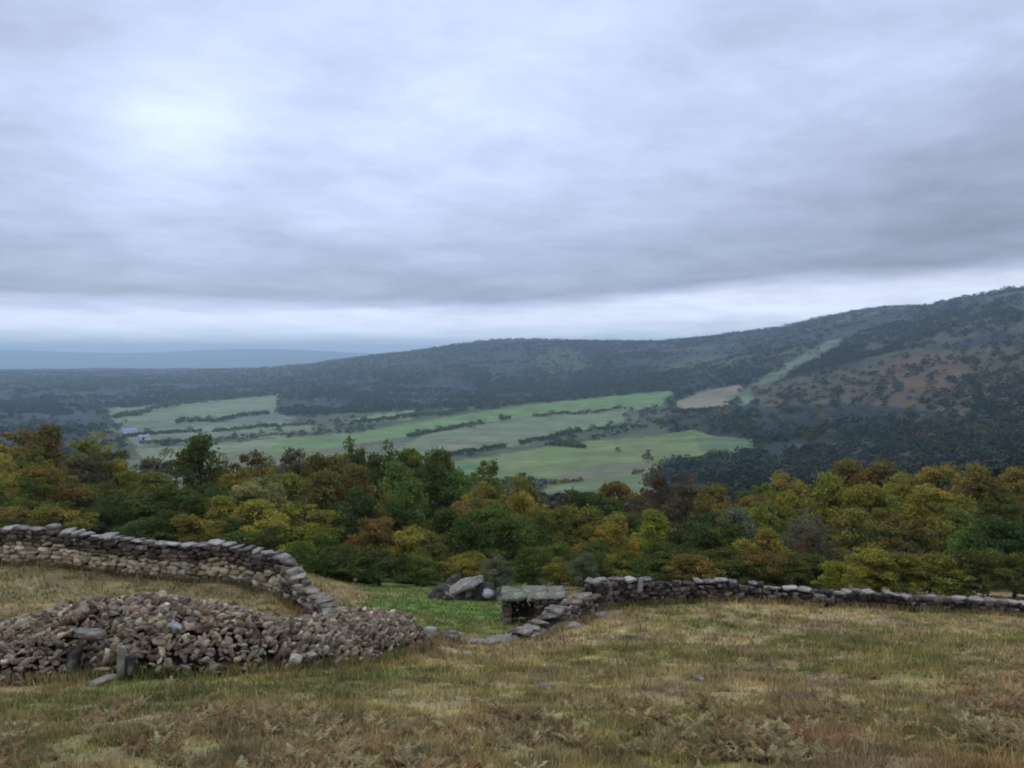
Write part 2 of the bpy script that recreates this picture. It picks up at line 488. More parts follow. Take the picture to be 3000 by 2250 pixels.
def material(name, base=(.2, .2, .2), lichen=None, rough=.9, spec=.15, attr=None, noise=None, bump=None, objvar=None, transl=0.0, coord='Object'):
    m = bpy.data.materials.new(name); m.use_nodes = True
    nt = m.node_tree; nt.nodes.clear()
    out = nt.nodes.new('ShaderNodeOutputMaterial')
    b = nt.nodes.new('ShaderNodeBsdfPrincipled')
    b.inputs['Roughness'].default_value = rough
    b.inputs['Specular IOR Level'].default_value = spec
    cur = None
    if attr:
        a = nt.nodes.new('ShaderNodeAttribute'); a.attribute_name = attr
        cur = a.outputs['Color']
        if base is not None:
            mm = nt.nodes.new('ShaderNodeMix'); mm.data_type = 'RGBA'; mm.blend_type = 'MULTIPLY'; mm.inputs[0].default_value = 1
            nt.links.new(cur, mm.inputs[6]); mm.inputs[7].default_value = (*base, 1)
            cur = mm.outputs[2]
    else:
        rgb = nt.nodes.new('ShaderNodeRGB'); rgb.outputs[0].default_value = (*base, 1); cur = rgb.outputs[0]
    if objvar:       # per-object value and hue variation
        oi = nt.nodes.new('ShaderNodeObjectInfo')
        hs = nt.nodes.new('ShaderNodeHueSaturation')
        mr = nt.nodes.new('ShaderNodeMapRange'); mr.inputs[3].default_value = 1 - objvar; mr.inputs[4].default_value = 1 + objvar
        nt.links.new(oi.outputs['Random'], mr.inputs[0]); nt.links.new(mr.outputs[0], hs.inputs['Value'])
        m7 = nt.nodes.new('ShaderNodeMath'); m7.operation = 'MULTIPLY'; m7.inputs[1].default_value = 7.31
        fr = nt.nodes.new('ShaderNodeMath'); fr.operation = 'FRACT'
        nt.links.new(oi.outputs['Random'], m7.inputs[0]); nt.links.new(m7.outputs[0], fr.inputs[0])
        mr2 = nt.nodes.new('ShaderNodeMapRange'); mr2.inputs[3].default_value = .485; mr2.inputs[4].default_value = .515
        nt.links.new(fr.outputs[0], mr2.inputs[0]); nt.links.new(mr2.outputs[0], hs.inputs['Hue'])
        nt.links.new(cur, hs.inputs['Color']); cur = hs.outputs[0]
    if noise:
        for (sc, lo, hi) in noise:
            co = nt.nodes.new('ShaderNodeTexCoord')
            nz = nt.nodes.new('ShaderNodeTexNoise'); nz.inputs['Scale'].default_value = sc; nz.inputs['Detail'].default_value = 4
            nt.links.new(co.outputs[coord], nz.inputs['Vector'])
            mr = nt.nodes.new('ShaderNodeMapRange'); mr.inputs[1].default_value = .3; mr.inputs[2].default_value = .7
            mr.inputs[3].default_value = lo; mr.inputs[4].default_value = hi
            nt.links.new(nz.outputs['Fac'], mr.inputs[0])
            vm = nt.nodes.new('ShaderNodeVectorMath'); vm.operation = 'SCALE'
            nt.links.new(cur, vm.inputs[0]); nt.links.new(mr.outputs[0], vm.inputs['Scale']); cur = vm.outputs[0]
    if lichen:
        co = nt.nodes.new('ShaderNodeTexCoord')
        nz = nt.nodes.new('ShaderNodeTexNoise'); nz.inputs['Scale'].default_value = lichen; nz.inputs['Detail'].default_value = 6; nz.inputs['Roughness'].default_value = .65
        nt.links.new(co.outputs[coord], nz.inputs['Vector'])
        mr = nt.nodes.new('ShaderNodeMapRange'); mr.inputs[1].default_value = .56; mr.inputs[2].default_value = .64; mr.inputs[4].default_value = .75
        nt.links.new(nz.outputs['Fac'], mr.inputs[0])
        ml = nt.nodes.new('ShaderNodeMix'); ml.data_type = 'RGBA'; ml.inputs[7].default_value = (.40, .40, .30, 1)
        nt.links.new(mr.outputs[0], ml.inputs[0]); nt.links.new(cur, ml.inputs[6]); cur = ml.outputs[2]
    nt.links.new(cur, b.inputs['Base Color'])
    if bump:
        co = nt.nodes.new('ShaderNodeTexCoord')
        nz = nt.nodes.new('ShaderNodeTexNoise'); nz.inputs['Scale'].default_value = bump[0]; nz.inputs['Detail'].default_value = 5
        nt.links.new(co.outputs[coord], nz.inputs['Vector'])
        bp = nt.nodes.new('ShaderNodeBump'); bp.inputs['Distance'].default_value = bump[1]; bp.inputs['Strength'].default_value = .8
        nt.links.new(nz.outputs['Fac'], bp.inputs['Height']); nt.links.new(bp.outputs[0], b.inputs['Normal'])
    sh = b.outputs[0]
    if transl > 0:
        tr = nt.nodes.new('ShaderNodeBsdfTranslucent'); nt.links.new(cur, tr.inputs[0])
        ms = nt.nodes.new('ShaderNodeMixShader'); ms.inputs[0].default_value = transl
        nt.links.new(sh, ms.inputs[1]); nt.links.new(tr.outputs[0], ms.inputs[2]); sh = ms.outputs[0]
    nt.links.new(sh, out.inputs[0])
    return m


M = {}
M['ground'] = material('turf_and_soil', None, attr='tint', noise=[(6.0, .75, 1.2), (22.0, .8, 1.2)], bump=(9.0, .05))
M['hills'] = material('valley_land', None, attr='tint', noise=[(.05, .85, 1.15)], bump=(.03, 3.0))
M['grass'] = material('grass_blades', None, attr='tint', rough=.8, transl=.25)
M['bracken'] = material('dead_bracken', None, attr='tint', rough=.85, transl=.25)
M['stone_a'] = material('stone_by_tint', None, 4.0, attr='tint', noise=[(3.0, .7, 1.25), (14.0, .75, 1.25)], bump=(12.0, .03))
M['stone_o'] = material('loose_stone', (.27, .24, .18), objvar=.5, noise=[(3.0, .7, 1.25), (11.0, .7, 1.3)], bump=(10.0, .03))
M['stone_pale'] = material('pale_lichened_stone', (.46, .45, .41), noise=[(3.0, .75, 1.2), (12.0, .75, 1.2)], bump=(10.0, .03))
M['stone_cream'] = material('cream_stone', (.60, .55, .40), noise=[(4.0, .8, 1.15)], bump=(10.0, .02))
M['stone_dark'] = material('dark_mossy_stone', (.075, .065, .05), 1.6, noise=[(2.0, .6, 1.4), (9.0, .7, 1.3)], bump=(8.0, .03))
M['slab'] = material('mauve_pale_slab', (.31, .275, .205), 3.0, noise=[(1.5, .75, 1.2), (8.0, .75, 1.25)], bump=(8.0, .03))
M['turfcap'] = material('mossy_slab', (.20, .195, .13), 3.0, noise=[(2.0, .75, 1.25), (11.0, .7, 1.3)], bump=(9.0, .03))
M['core'] = material('wall_hearting', (.045, .035, .03), noise=[(6.0, .6, 1.4)])
M['bark'] = material('bark', (.075, .06, .045), noise=[(5.0, .7, 1.3)])
M['render'] = material('pale_farm_render', (.70, .72, .78), noise=[(.6, .92, 1.05)])
M['roof'] = material('slate_roof', (.38, .40, .46), noise=[(.8, .85, 1.12)])
M['dark'] = material('dark_opening', (.03, .03, .03))

# ------------------------------------------------------------------ the ground sheet
U = np.concatenate([np.arange(-1.03, -.72, .008), np.arange(-0.72, 0.72, 0.0029), np.arange(.72, 1.03, .008)])
th_f = np.arctan(U)
step = math.radians(4)
out_n = int((2 * math.pi - (th_f[-1] - th_f[0])) / step)
th_b = th_f[-1] + (2 * math.pi - (th_f[-1] - th_f[0])) * np.arange(1, out_n) / out_n
TH = np.concatenate([th_f, th_b])
rad = np.exp(np.arange(math.log(0.6), math.log(20400), 0.0155))


def sheet(name, radii, centre, mat):
    n = len(TH); k = len(radii)
    RR, TT = np.meshgrid(radii, TH, indexing='ij')
    x = (RR * np.sin(TT)).ravel(); y = (RR * np.cos(TT)).ravel()
    if centre:
        x = np.append(x, 0.0); y = np.append(y, 0.0)
    z = hgt(x, y)
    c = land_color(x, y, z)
    i = np.arange(k - 1)[:, None]; j = np.arange(n)[None, :]; j2 = (j + 1) % n
    q = np.stack([i * n + j, i * n + j2, (i + 1) * n + j2, (i + 1) * n + j], -1).reshape(-1, 4)[:, ::-1]
    if centre:
        jj = np.arange(n)
        fan = np.stack([np.full(n, k * n), (jj + 1) % n, jj, jj], -1)
        # fan triangles written as a second mesh polygon set would complicate the arrays: use n-gon
        me = mesh_np(name, np.stack([x, y, z], -1), q, c, smooth=True)
        bm = bmesh.new(); bm.from_mesh(me); bm.verts.ensure_lookup_table()
        cv = bm.verts[k * n]
        for a in range(n):
            bm.faces.new((cv, bm.verts[(a + 1) % n], bm.verts[a]))
        bm.to_mesh(me); bm.free()
    else:
        me = mesh_np(name, np.stack([x, y, z], -1), q, c, smooth=True)
    return obj(name, me, mat), z


ksplit = int(np.searchsorted(rad, 300.0))
g1, z1 = sheet('ground', rad[:ksplit + 1], True, M['ground'])
tag(g1, 'rough sloping pasture running down to the stone walls', None, kind='structure')
g2, z2 = sheet('hills', rad[ksplit:], False, M['hills'])
tag(g2, 'valley fields and long heath-covered ridge beyond the wood', None, kind='structure')
LOW = float(min(z1.min(), z2.min())); HIGH = float(max(z1.max(), z2.max()))

# ------------------------------------------------------------------ haze
hb = bmesh.new()
bmesh.ops.create_cube(hb, size=1.0)
top = HIGH + 12.0; bot = LOW - 1.0
for v in hb.verts:
    v.co.x *= 41200; v.co.y *= 41200
    v.co.z = top if v.co.z > 0 else bot
hme = bpy.data.meshes.new('haze'); hb.to_mesh(hme); hb.free()
hm = bpy.data.materials.new('haze'); hm.use_nodes = True
hm.node_tree.nodes.clear()
ho = hm.node_tree.nodes.new('ShaderNodeOutputMaterial')
hv = hm.node_tree.nodes.new('ShaderNodeVolumePrincipled')
hv.inputs['Color'].default_value = (.68, .88, 1.0, 1)
hv.inputs['Density'].default_value = 0.000132
hv.inputs['Anisotropy'].default_value = 0.5
hm.node_tree.links.new(hv.outputs[0], ho.inputs['Volume'])
tag(obj('haze', hme, hm), 'thin blue haze filling the valley air', 'haze', kind='stuff')

# ------------------------------------------------------------------ stones
def ico(n):
    bm = bmesh.new(); bmesh.ops.create_icosphere(bm, subdivisions=n, radius=1.0)
    V = np.array([v.co[:] for v in bm.verts]); Fc = np.array([[v.index for v in f.verts] for f in bm.faces]); bm.free()
    return V, Fc


def box(n):
    bm = bmesh.new(); bmesh.ops.create_cube(bm, size=2.0)
    bmesh.ops.subdivide_edges(bm, edges=bm.edges[:], cuts=n, use_grid_fill=True)
    bmesh.ops.triangulate(bm, faces=bm.faces[:])
    V = np.array([v.co[:] for v in bm.verts]); Fc = np.array([[v.index for v in f.verts] for f in bm.faces]); bm.free()
    return V, Fc


ICO2, ICO3 = box(2), box(4)


def rock(base, r, dims, cuts=7, pw=.62):
    """angular block: a rounded box planed off by random cuts, dims = full size"""
    V = base[0].copy()
    m = np.abs(V).max(1, keepdims=True)
    sph = V / np.linalg.norm(V, axis=1, keepdims=True) * 1.25
    k_ = .5 + .5 * pw
    V = V / m * k_ + sph * (1 - k_)
    V = V / np.abs(V).max()
    for _ in range(cuts):
        n = r.normal(size=3); n /= np.linalg.norm(n)
        d = V @ n; lim = r.uniform(.72, 1.12)
        V = V - np.outer(np.maximum(d - lim, 0), n)
    V = V + r.normal(0, .045, V.shape)
    V = V - (V.max(0) + V.min(0)) / 2
    V = V / (V.max(0) - V.min(0))
    return V * np.array(dims)


def rotz(a):
    c, s_ = math.cos(a), math.sin(a)
    return np.array([[c, -s_, 0], [s_, c, 0], [0, 0, 1]])


def euler(a, b, c):
    ca, sa, cb, sb = math.cos(a), math.sin(a), math.cos(b), math.sin(b)
    rx = np.array([[1, 0, 0], [0, ca, -sa], [0, sa, ca]]); ry = np.array([[cb, 0, sb], [0, 1, 0], [-sb, 0, cb]])
    return rotz(c) @ ry @ rx


class Acc:
    def __init__(s): s.V = []; s.F = []; s.C = []; s.n = 0

    def add(s, V, Fc, c):
        s.V.append(V); s.F.append(Fc + s.n); s.C.append(np.tile(np.asarray(c, float), (len(V), 1)) if np.ndim(c) == 1 else c); s.n += len(V)

    def mesh(s, name, smooth=False):
        return mesh_np(name, np.concatenate(s.V), np.concatenate(s.F), np.clip(np.concatenate(s.C), 0.01, .9), smooth)


def stone_tint(r, palette):
    c = np.array(palette[r.integers(len(palette))])
    return c * r.uniform(.65, 1.3)


MAUVE = [(.25, .20, .145), (.31, .255, .185), (.17, .13, .09), (.36, .31, .23), (.22, .19, .13)]
DARKW = [(.12, .082, .058), (.165, .12, .085), (.085, .06, .044), (.22, .175, .125)]
TANS = [(.62, .50, .31), (.54, .43, .26), (.66, .57, .38), (.46, .36, .22)]
DARKER = [(.085, .060, .045), (.12, .085, .065), (.055, .042, .034), (.15, .115, .09)]
CAPS = [(.30, .28, .24), (.36, .34, .28), (.22, .19, .17), (.27, .22, .20), (.42, .40, .32)]
PALES = [(.42, .38, .33), (.36, .33, .29), (.48, .45, .38), (.30, .26, .24)]


def path_pts(pts, stepm):
    """resample a ground polyline; returns positions and directions"""
    P_ = [np.array(p, float) for p in pts]
    out = []
    for a, b in zip(P_[:-1], P_[1:]):
        L = np.linalg.norm(b - a); n = max(1, int(L / stepm))
        for i in range(n):
            out.append(a + (b - a) * i / n)
    out.append(P_[-1])
    out = np.array(out)
    for _ in range(6):      # round the corners
        out[1:-1] = (out[:-2] + 2 * out[1:-1] + out[2:]) / 4
    d = np.gradient(out, axis=0); d /= np.linalg.norm(d, axis=1)[:, None]
    s_ = np.concatenate([[0], np.cumsum(np.linalg.norm(np.diff(out, axis=0), axis=1))])
    return out, d, s_


WALLPATHS = []


def dry_wall(name, label, pts, hfun, thick, palette, seed, lower=None, cap_pal=None, cap_gap=.0, cap_h=.16, ruin=.18, group='dry stone walls'):
    r = np.random.default_rng(seed)
    WALLPATHS.append((pts, thick))
    P_, D_, S_ = path_pts(pts, .25)
    L = S_[-1]
    P0 = np.array([P_[0][0], P_[0][1], H(*P_[0])])
    root = empty(name, Vector(P0)); tag(root, label, 'wall', group)

    def loc(s_):
        return np.array([np.interp(s_, S_, P_[:, 0]), np.interp(s_, S_, P_[:, 1])]), np.array([np.interp(s_, S_, D_[:, 0]), np.interp(s_, S_, D_[:, 1])])
    tops = lambda s_: hfun(s_ / L) * (1 - ruin * float(fbm(np.array([s_ / 1.3]), np.array([seed * 3.3]), seed, 3)[0]) * 1.2)
    body = Acc(); core = Acc()
    for side in (-1, 1):
        h = 0.0; k = 0
        hmax = max(hfun(t) for t in np.linspace(0, 1, 20))
        while h < hmax:
            ch = r.uniform(.13, .21)
            s_ = r.uniform(0, .2)
            while s_ < L:
                ln = r.uniform(.18, .48)
                t_ = tops(s_)
                if h + ch * .6 < t_:
                    p, d = loc(s_ + ln / 2)
                    nrm = np.array([d[1], -d[0]]) * side
                    taper = thick * (1 - .22 * h / max(t_, .3)) / 2
                    q = p + nrm * (taper - .12 + r.normal(0, .03))
                    z = H(*p) + h + ch / 2 - .05 + r.normal(0, .02)
                    V = rock(ICO2, r, (ln * 1.02, r.uniform(.24, .36), ch * r.uniform(.9, 1.15)), cuts=5, pw=.75)
                    V = V @ euler(r.normal(0, .10), r.normal(0, .10), math.atan2(d[1], d[0]) + r.normal(0, .12)).T
                    pal = lower if (lower is not None and h < t_ * .56) else palette
                    body.add(V + np.array([q[0], q[1], z]) - P0, ICO2[1], stone_tint(r, pal))
                s_ += ln + r.uniform(0, .05)
            h += ch * .93; k += 1
    obj('stonework', body.mesh('stonework'), M['stone_a'], root)
    # hearting between the two faces
    vv = []; ff = []
    for i in range(len(P_)):
        n = np.array([D_[i][1], -D_[i][0]]); z = H(*P_[i]); t_ = max(.1, tops(S_[i]) - .12); w = max(.05, thick / 2 - .2)
        for (o_, zz_) in ((-w, -.2), (-w * .8, t_), (w * .8, t_), (w, -.2)):
            vv.append([P_[i][0] + n[0] * o_, P_[i][1] + n[1] * o_, z + zz_])
    for i in range(len(P_) - 1):
        for a in range(3):
            ff.append([i * 4 + a, i * 4 + a + 1, i * 4 + a + 5, i * 4 + a + 4])
    obj('hearting', mesh_np('hearting', np.array(vv) - P0, np.array(ff)), M['core'], root)
    # coping stones, each a part
    cp_ = cap_pal or palette
    s_ = .1; n = 0
    while s_ < L - .1 and n < 96:
        ln = r.uniform(.26, .62)
        p, d = loc(s_ + ln / 2)
        if r.random() > cap_gap and hfun((s_ + ln / 2) / L) > .2:
            if r.random() < .2:
                dims = (ln * .5, thick * .8, cap_h * r.uniform(1.3, 1.8))
            else:
                dims = (ln, thick * r.uniform(.6, 1.0), cap_h * r.uniform(.7, 1.3))
            V = rock(ICO2, r, dims, cuts=6, pw=.75) @ euler(r.normal(0, .08), r.normal(0, .10), math.atan2(d[1], d[0]) + r.normal(0, .15)).T
            a = Acc(); a.add(V, ICO2[1], stone_tint(r, cp_))
            z = H(*p) + tops(s_ + ln / 2) + dims[2] / 2 - .05
            obj('cap_stone', a.mesh('cap_stone'), M['stone_a'], root, Vector(np.array([p[0], p[1], z]) - P0))
            n += 1
        s_ += ln * r.uniform(1.0, 1.12)
    return root


def A(px, Yd):
    p = at(px, Yd); return (p.x, p.y)


# far wall of the left yard, then its corner coming down towards the heap
dry_wall('dry_stone_wall', 'long brown dry stone wall behind the rubble heap with a pale coping and tan foot',
         [A(-170, 30.8), A(-75, 30.5), A(60, 30.0), A(170, 29.4), A(255, 28.4), A(284, 27.6)],
         lambda t: 1.42 + .06 * t, .7, DARKW, 3, lower=TANS, cap_pal=CAPS, cap_h=.10)  # dark upper stones carry the face's shade in their tint, foot kept light
dry_wall('dry_stone_wall', 'tumbling grey wall descending from the far corner down to the heap',
         [A(286, 27.0), A(303, 25.3), A(330, 23.4), A(358, 21.6), A(378, 20.4)],
         lambda t: 1.45 - .65 * t, .6, MAUVE, 4, lower=DARKW, cap_pal=MAUVE, cap_gap=.45, cap_h=.11, ruin=.45)
# right hand wall
dry_wall('dry_stone_wall', 'long low stone wall crossing the right side in front of the trees, white-topped coping',
         [A(588, 27.6), A(612, 29.0), A(660, 29.6), A(740, 29.8), A(800, 29.4), A(828, 28.8)],
         lambda t: 1.28 - .60 * t, .6, DARKER, 5, lower=DARKW, cap_pal=CAPS, cap_gap=.2, cap_h=.10, ruin=.3)
dry_wall('dry_stone_wall', 'low dark wall with upright pale gaps running out of the frame at right',
         [A(832, 29.3), A(900, 29.8), A(960, 30.2), A(1024, 30.4), A(1110, 30.6), A(1240, 31.0)],
         lambda t: .64, .5, DARKER, 6, lower=DARKER, cap_pal=CAPS, cap_gap=.25, cap_h=.10, ruin=.2)
dry_wall('dry_stone_wall', 'broken reddish brown wall end sloping down to the opening beside the slab-roofed shelter',
         [A(518, 22.6), A(540, 23.8), A(562, 25.4), A(584, 27.2)],
         lambda t: .50 + .60 * t, .9, DARKW, 7, lower=[(.16, .10, .08), (.13, .085, .07)], cap_pal=MAUVE, cap_gap=.35, cap_h=.10, ruin=.5)
dry_wall('low_wall_stub', 'short knee-high dark wall stub closing the gap right of the heap',
         [A(416, 21.6), A(440, 21.9), A(462, 22.2)], lambda t: .34 - .14 * t, .5, DARKW, 8, cap_pal=MAUVE, cap_gap=.4, ruin=.4)

# ------------------------------------------------------------------ the rubble heap
HA = [A(-110, 15.2), A(0, 15.4), A(70, 15.4), A(140, 15.5), A(210, 15.6), A(290, 16.6), A(350, 18.4), A(398, 20.2), A(415, 21.0)]
HP, HD, HS = path_pts(HA, .2)
HL = HS[-1]
hx = np.array([np.interp(x0, [p[0] for p in HA], np.arange(len(HA))) for x0 in HP[:, 0]])
HH = [.80, .86, 1.20, 1.38, 1.16, .84, 1.0, .85, .18]
HPROF = np.interp(hx, np.arange(len(HA)), HH)
HW = np.interp(hx, np.arange(len(HA)), [1.7, 1.7, 1.7, 1.7, 1.6, 1.45, 1.3, .9, .5])
OPEN = A(93, 14.45)         # mouth of the collapsed passage


def heap_h(x, y):
    x = np.atleast_1d(x); y = np.atleast_1d(y)
    d2 = (x[:, None] - HP[None, :, 0]) ** 2 + (y[:, None] - HP[None, :, 1]) ** 2
    k = d2.argmin(1); d = np.sqrt(d2[np.arange(len(x)), k])
    q = np.clip(d / HW[k], 0, 1)
    h = HPROF[k] * (1 - q ** 2.1)
    h = h * (.86 + .3 * fbm(x / .9, y / .9, 77))
    hole = np.exp(-((x - OPEN[0]) / .42) ** 4 - ((y - OPEN[1] + .25) / .95) ** 4)
    h = h * (1 - .93 * hole)
    return h, k, q


def heap_pt(r):
    while True:
        i = r.integers(len(HP)); a = r.uniform(0, 2 * math.pi); w = HW[i] * math.sqrt(r.random())
        x = HP[i, 0] + math.cos(a) * w; y = HP[i, 1] + math.sin(a) * w
        h, k, q = heap_h(x, y)
        h2 = heap_h(x, y + .12)[0]
        if (h[0] > .03 or r.random() < .3) and r.random() < .30 + min(3.2, abs(h2[0] - h[0]) / .12) * .5:
            return x, y, float(h[0])


# earth and small stones under the loose ones
xs = np.arange(HP[:, 0].min() - 2, HP[:, 0].max() + 2, .12); ys_ = np.arange(12.5, 23, .12)
GX, GY = np.meshgrid(xs, ys_, indexing='ij')
gh, _, gq = heap_h(GX.ravel(), GY.ravel())
gz = hgt(GX.ravel(), GY.ravel()) + np.where(gh > .36, gh - .30, -.10)
nx, ny = GX.shape
ii, jj = np.meshgrid(np.arange(nx - 1), np.arange(ny - 1), indexing='ij')
q = np.stack([ii * ny + jj, (ii + 1) * ny + jj, (ii + 1) * ny + jj + 1, ii * ny + jj + 1], -1).reshape(-1, 4)
keep = (gh.reshape(nx, ny)[:-1, :-1].ravel() > .12)
tag(obj('rubble_earth', mesh_np('rubble_earth', np.stack([GX.ravel(), GY.ravel(), gz], -1), q[keep]), M['core']),
    'dark earth and hearting showing between the stones of the heap', 'rubble', kind='stuff')

NV = 14
variants = []
rv = np.random.default_rng(99)
kindw = []
for i in range(NV):
    slabby = i % 3 == 0
    dims = (1.0, rv.uniform(.45, .75), rv.uniform(.16, .26)) if slabby else (1.0, rv.uniform(.42, .8), rv.uniform(.3, .5))
    V = rock(ICO2, rv, dims, cuts=16, pw=.7)
    variants.append((V, slabby))
SH = []
for cname, pal in (('grey', (0.330, 0.254, 0.162)), ('mauve', (0.284, 0.192, 0.126)), ('pale', (0.528, 0.434, 0.261)), ('brown', (0.211, 0.143, 0.077))):
    for i, (V, slabby) in enumerate(variants):
        me = mesh_np('rubble_stone', V, ICO2[1], np.tile(np.array(pal), (len(V), 1)))
        me.materials.append(None)
        SH.append((cname, 'flat' if slabby else 'blocky', me, V))
M['stone_v'] = material('heap_stone', None, 1.6, attr='tint', objvar=.5, noise=[(2.2, .72, 1.25), (8.0, .7, 1.3)], bump=(7.0, .04))
for a in SH: a[2].materials[0] = M['stone_v']

cand = []
for i in range(7600):
    x, y, h = heap_pt(rv)
    sz = rv.uniform(.10, .25) * (1.3 if rv.random() < .12 else 1)
    k = int(((HP[:, 0] - x) ** 2 + (HP[:, 1] - y) ** 2).argmin())
    front = y < HP[k, 1] + .15
    z = H(x, y) + max(h, .02) + sz * rv.uniform(-.12, .22)
    px, py = topix(np.array(x), np.array(y), np.array(z))
    vis = front and -15 < px < 1040
    cand.append((sz / y * (1.0 if vis else .2), x, y, z, h, sz, float(px), float(py), k))
cand.sort(key=lambda c: -c[0])
rest = Acc()
items = []
for n, (w, x, y, z, h, sz, px, py, k) in enumerate(cand):
    ci = rv.choice(4, p=[.34, .34, .16, .16]); vi = rv.integers(NV)
    cname, shp, me, V = SH[ci * NV + vi]
    lean = rv.normal(0, .55) if px < 270 else rv.normal(-.5, .4)      # the right part lies in tilted rows
    e = (rv.normal(0, .45), lean, rv.uniform(0, 6.28) if px < 270 else rv.normal(.4, .5))
    if n < 290:
        o = obj('rubble_stone', me, None, None, Vector((x, y, z)))
        o.rotation_euler = e; o.scale = (sz, sz, sz)
        rel = h / max(HPROF[k], .2)
        band = 'foot' if rel < .22 else 'lower face' if rel < .5 else 'upper face' if rel < .82 else 'crest'
        items.append((cname, 'large' if sz > .27 else 'small' if sz < .22 else 'middling', shp, band, px, o))
    else:
        Vr = V * sz @ euler(*e).T
        base = {'grey': (0.330, 0.254, 0.162), 'mauve': (0.284, 0.192, 0.126), 'pale': (0.528, 0.434, 0.261), 'brown': (0.211, 0.143, 0.077)}[cname]
        rest.add(Vr + np.array([x, y, z]), ICO2[1], np.array(base) * rv.uniform(.45, 1.5))
tag(obj('rubble', rest.mesh('rubble'), M['stone_a']), 'loose rubble stones filling out the long heap', 'rubble', kind='stuff')
ORD = ['first', 'second', 'third', 'fourth', 'fifth', 'sixth', 'seventh', 'eighth', 'ninth', 'tenth', 'eleventh', 'twelfth', 'thirteenth', 'fourteenth', 'fifteenth', 'sixteenth', 'seventeenth', 'eighteenth', 'nineteenth', 'twentieth']
bk = {}
for it in items: bk.setdefault(it[:4], []).append(it)
for key, its in bk.items():
    its.sort(key=lambda i: i[4])
    for n, it in enumerate(its):
        c_, s__, sh_, b_ = key
        where = {'foot': 'at the foot', 'lower face': 'on the lower face', 'upper face': 'on the upper face', 'crest': 'on the crest'}[b_]
        lab = f'{s__} {c_} {sh_} stone {where} of the rubble heap'
        if len(its) > 1:
            lab += f', {ORD[n]} from the left' if n < 20 else ', near its right end'
        tag(it[5], lab, 'stone', 'loose stones of the rubble heap')


def single_stone(name, label, mat, px, Yd, dims, rot, dz, seed, cat='stone', base=ICO3, cuts=9, pw=.6, group=None):
    p = at(px, Yd); r = np.random.default_rng(seed)
    V = rock(base, r, dims, cuts=cuts, pw=pw)
    V = V @ euler(*rot).T
    o = obj(name, mesh_np(name, V, base[1]), mat, None, p + Vector((0, 0, dz)))
    tag(o, label, cat, group)
    return o


# the collapsed passage: jambs, lintel and a fallen slab
single_stone('upright_stone', 'pale grey upright stone standing beside the dark opening in the heap', M['slab'], 121.5, 13.75, (.16, .2, .68), (0, .06, .2), .30, 1)
single_stone('fallen_slab', 'pale slab lying aslant on the grass at the mouth of the dark opening', M['slab'], 103, 13.35, (.5, .22, .10), (.1, -.30, .1), .10, 2)
single_stone('lintel_stone', 'brown lintel stone roofing the dark opening in the heap', M['stone_o'], 92, 14.5, (.55, .30, .12), (.1, .12, .25), .80, 3, cuts=14)
single_stone('jamb_or_shade_stone', 'dark jamb stone on the left of the opening in the heap', M['stone_dark'], 73, 14.25, (.24, .34, .5), (0, .15, .2), .32, 4)
single_stone('jamb_or_shade_stone', 'narrow dark stone standing in for the shaded gap right of the pale upright one', M['stone_dark'], 131, 13.8, (.14, .25, .50), (0, .02, .1), .22, 5)  # added block, its dark colour stands in for the gap's shade
single_stone('cream_stone', 'bright cream stone lying low on the right part of the heap', M['stone_cream'], 296, 14.95, (.22, .18, .19), (.2, .4, .3), .28, 6)
single_stone('cream_stone', 'smaller cream stone right of the brightest one', M['stone_cream'], 325, 16.2, (.18, .16, .15), (.2, .1, .9), .32, 7)
single_stone('pale_stone', 'pale pointed stone halfway up the middle of the heap', M['stone_pale'], 176, 14.6, (.24, .2, .2), (.3, .5, .3), .82, 8)
single_stone('pale_stone', 'tall thin pale stone poking up near the right end of the heap', M['stone_pale'], 325, 17.5, (.14, .16, .62), (0, .1, .3), .85, 9)
# stones lying on the threshold of the gap
for i, (px, Yd, sx, sy, sz, lab) in enumerate([
        (478, 22.3, .45, .4, .16, 'flat grey threshold stone at the left of the gap'),
        (490, 21.9, .5, .4, .2, 'pale rounded stone in the middle of the gap'),
        (503, 22.2, .55, .45, .24, 'pink-grey flat stone against the right wall end'),
        (513, 22.9, .5, .5, .35, 'squarish pale stone topping the right side of the gap'),
        (497, 23.2, .35, .3, .14, 'small pale stone sunk in turf behind the threshold'),
        (455, 23.6, .55, .4, .16, 'long mossy stone behind the low wall stub')]):
    single_stone('threshold_stone', lab, M['slab'], px, Yd, (sx, sy, sz), (.05 * i, .1, .5 * i), sz * .3, 20 + i, group='stones lying in the gap')
for i, (px, Yd, sx, lab) in enumerate([
        (545, 12.5, .22, 'half-buried grey stone in the grass below the gap'), (640, 17.5, .3, 'mauve stone half sunk in the middle of the pasture'),
        (468, 9.2, .2, 'grey stone in the grass near the bottom centre'), (600, 26.6, .5, 'brown stone fallen in front of the right wall corner'),
        (574, 24.2, .55, 'pinkish stone lying on the bank under the broken wall'), (700, 13.5, .2, 'small flat stone in the tan grass right of centre'),
        (228, 24.0, .5, 'mauve stone lying in the walled yard'), (262, 20.4, .45, 'pale slab on the yard side of the heap')]):
    single_stone('field_stone', lab, M['slab'] if i % 2 else M['stone_o'], px, Yd, (sx, sx * .75, sx * .5), (.1, .15, i), sx * .08, 40 + i, group='stones lying in the grass')
for i, (px, py, lab) in enumerate([(640, 585, 'short pale stone set in the wall top left of centre')]):
    single_stone('leaning_stone', lab, M['stone_pale'], px, 29.0, (.17, .14, .6), (.05, .04, .2), .75, 60 + i)

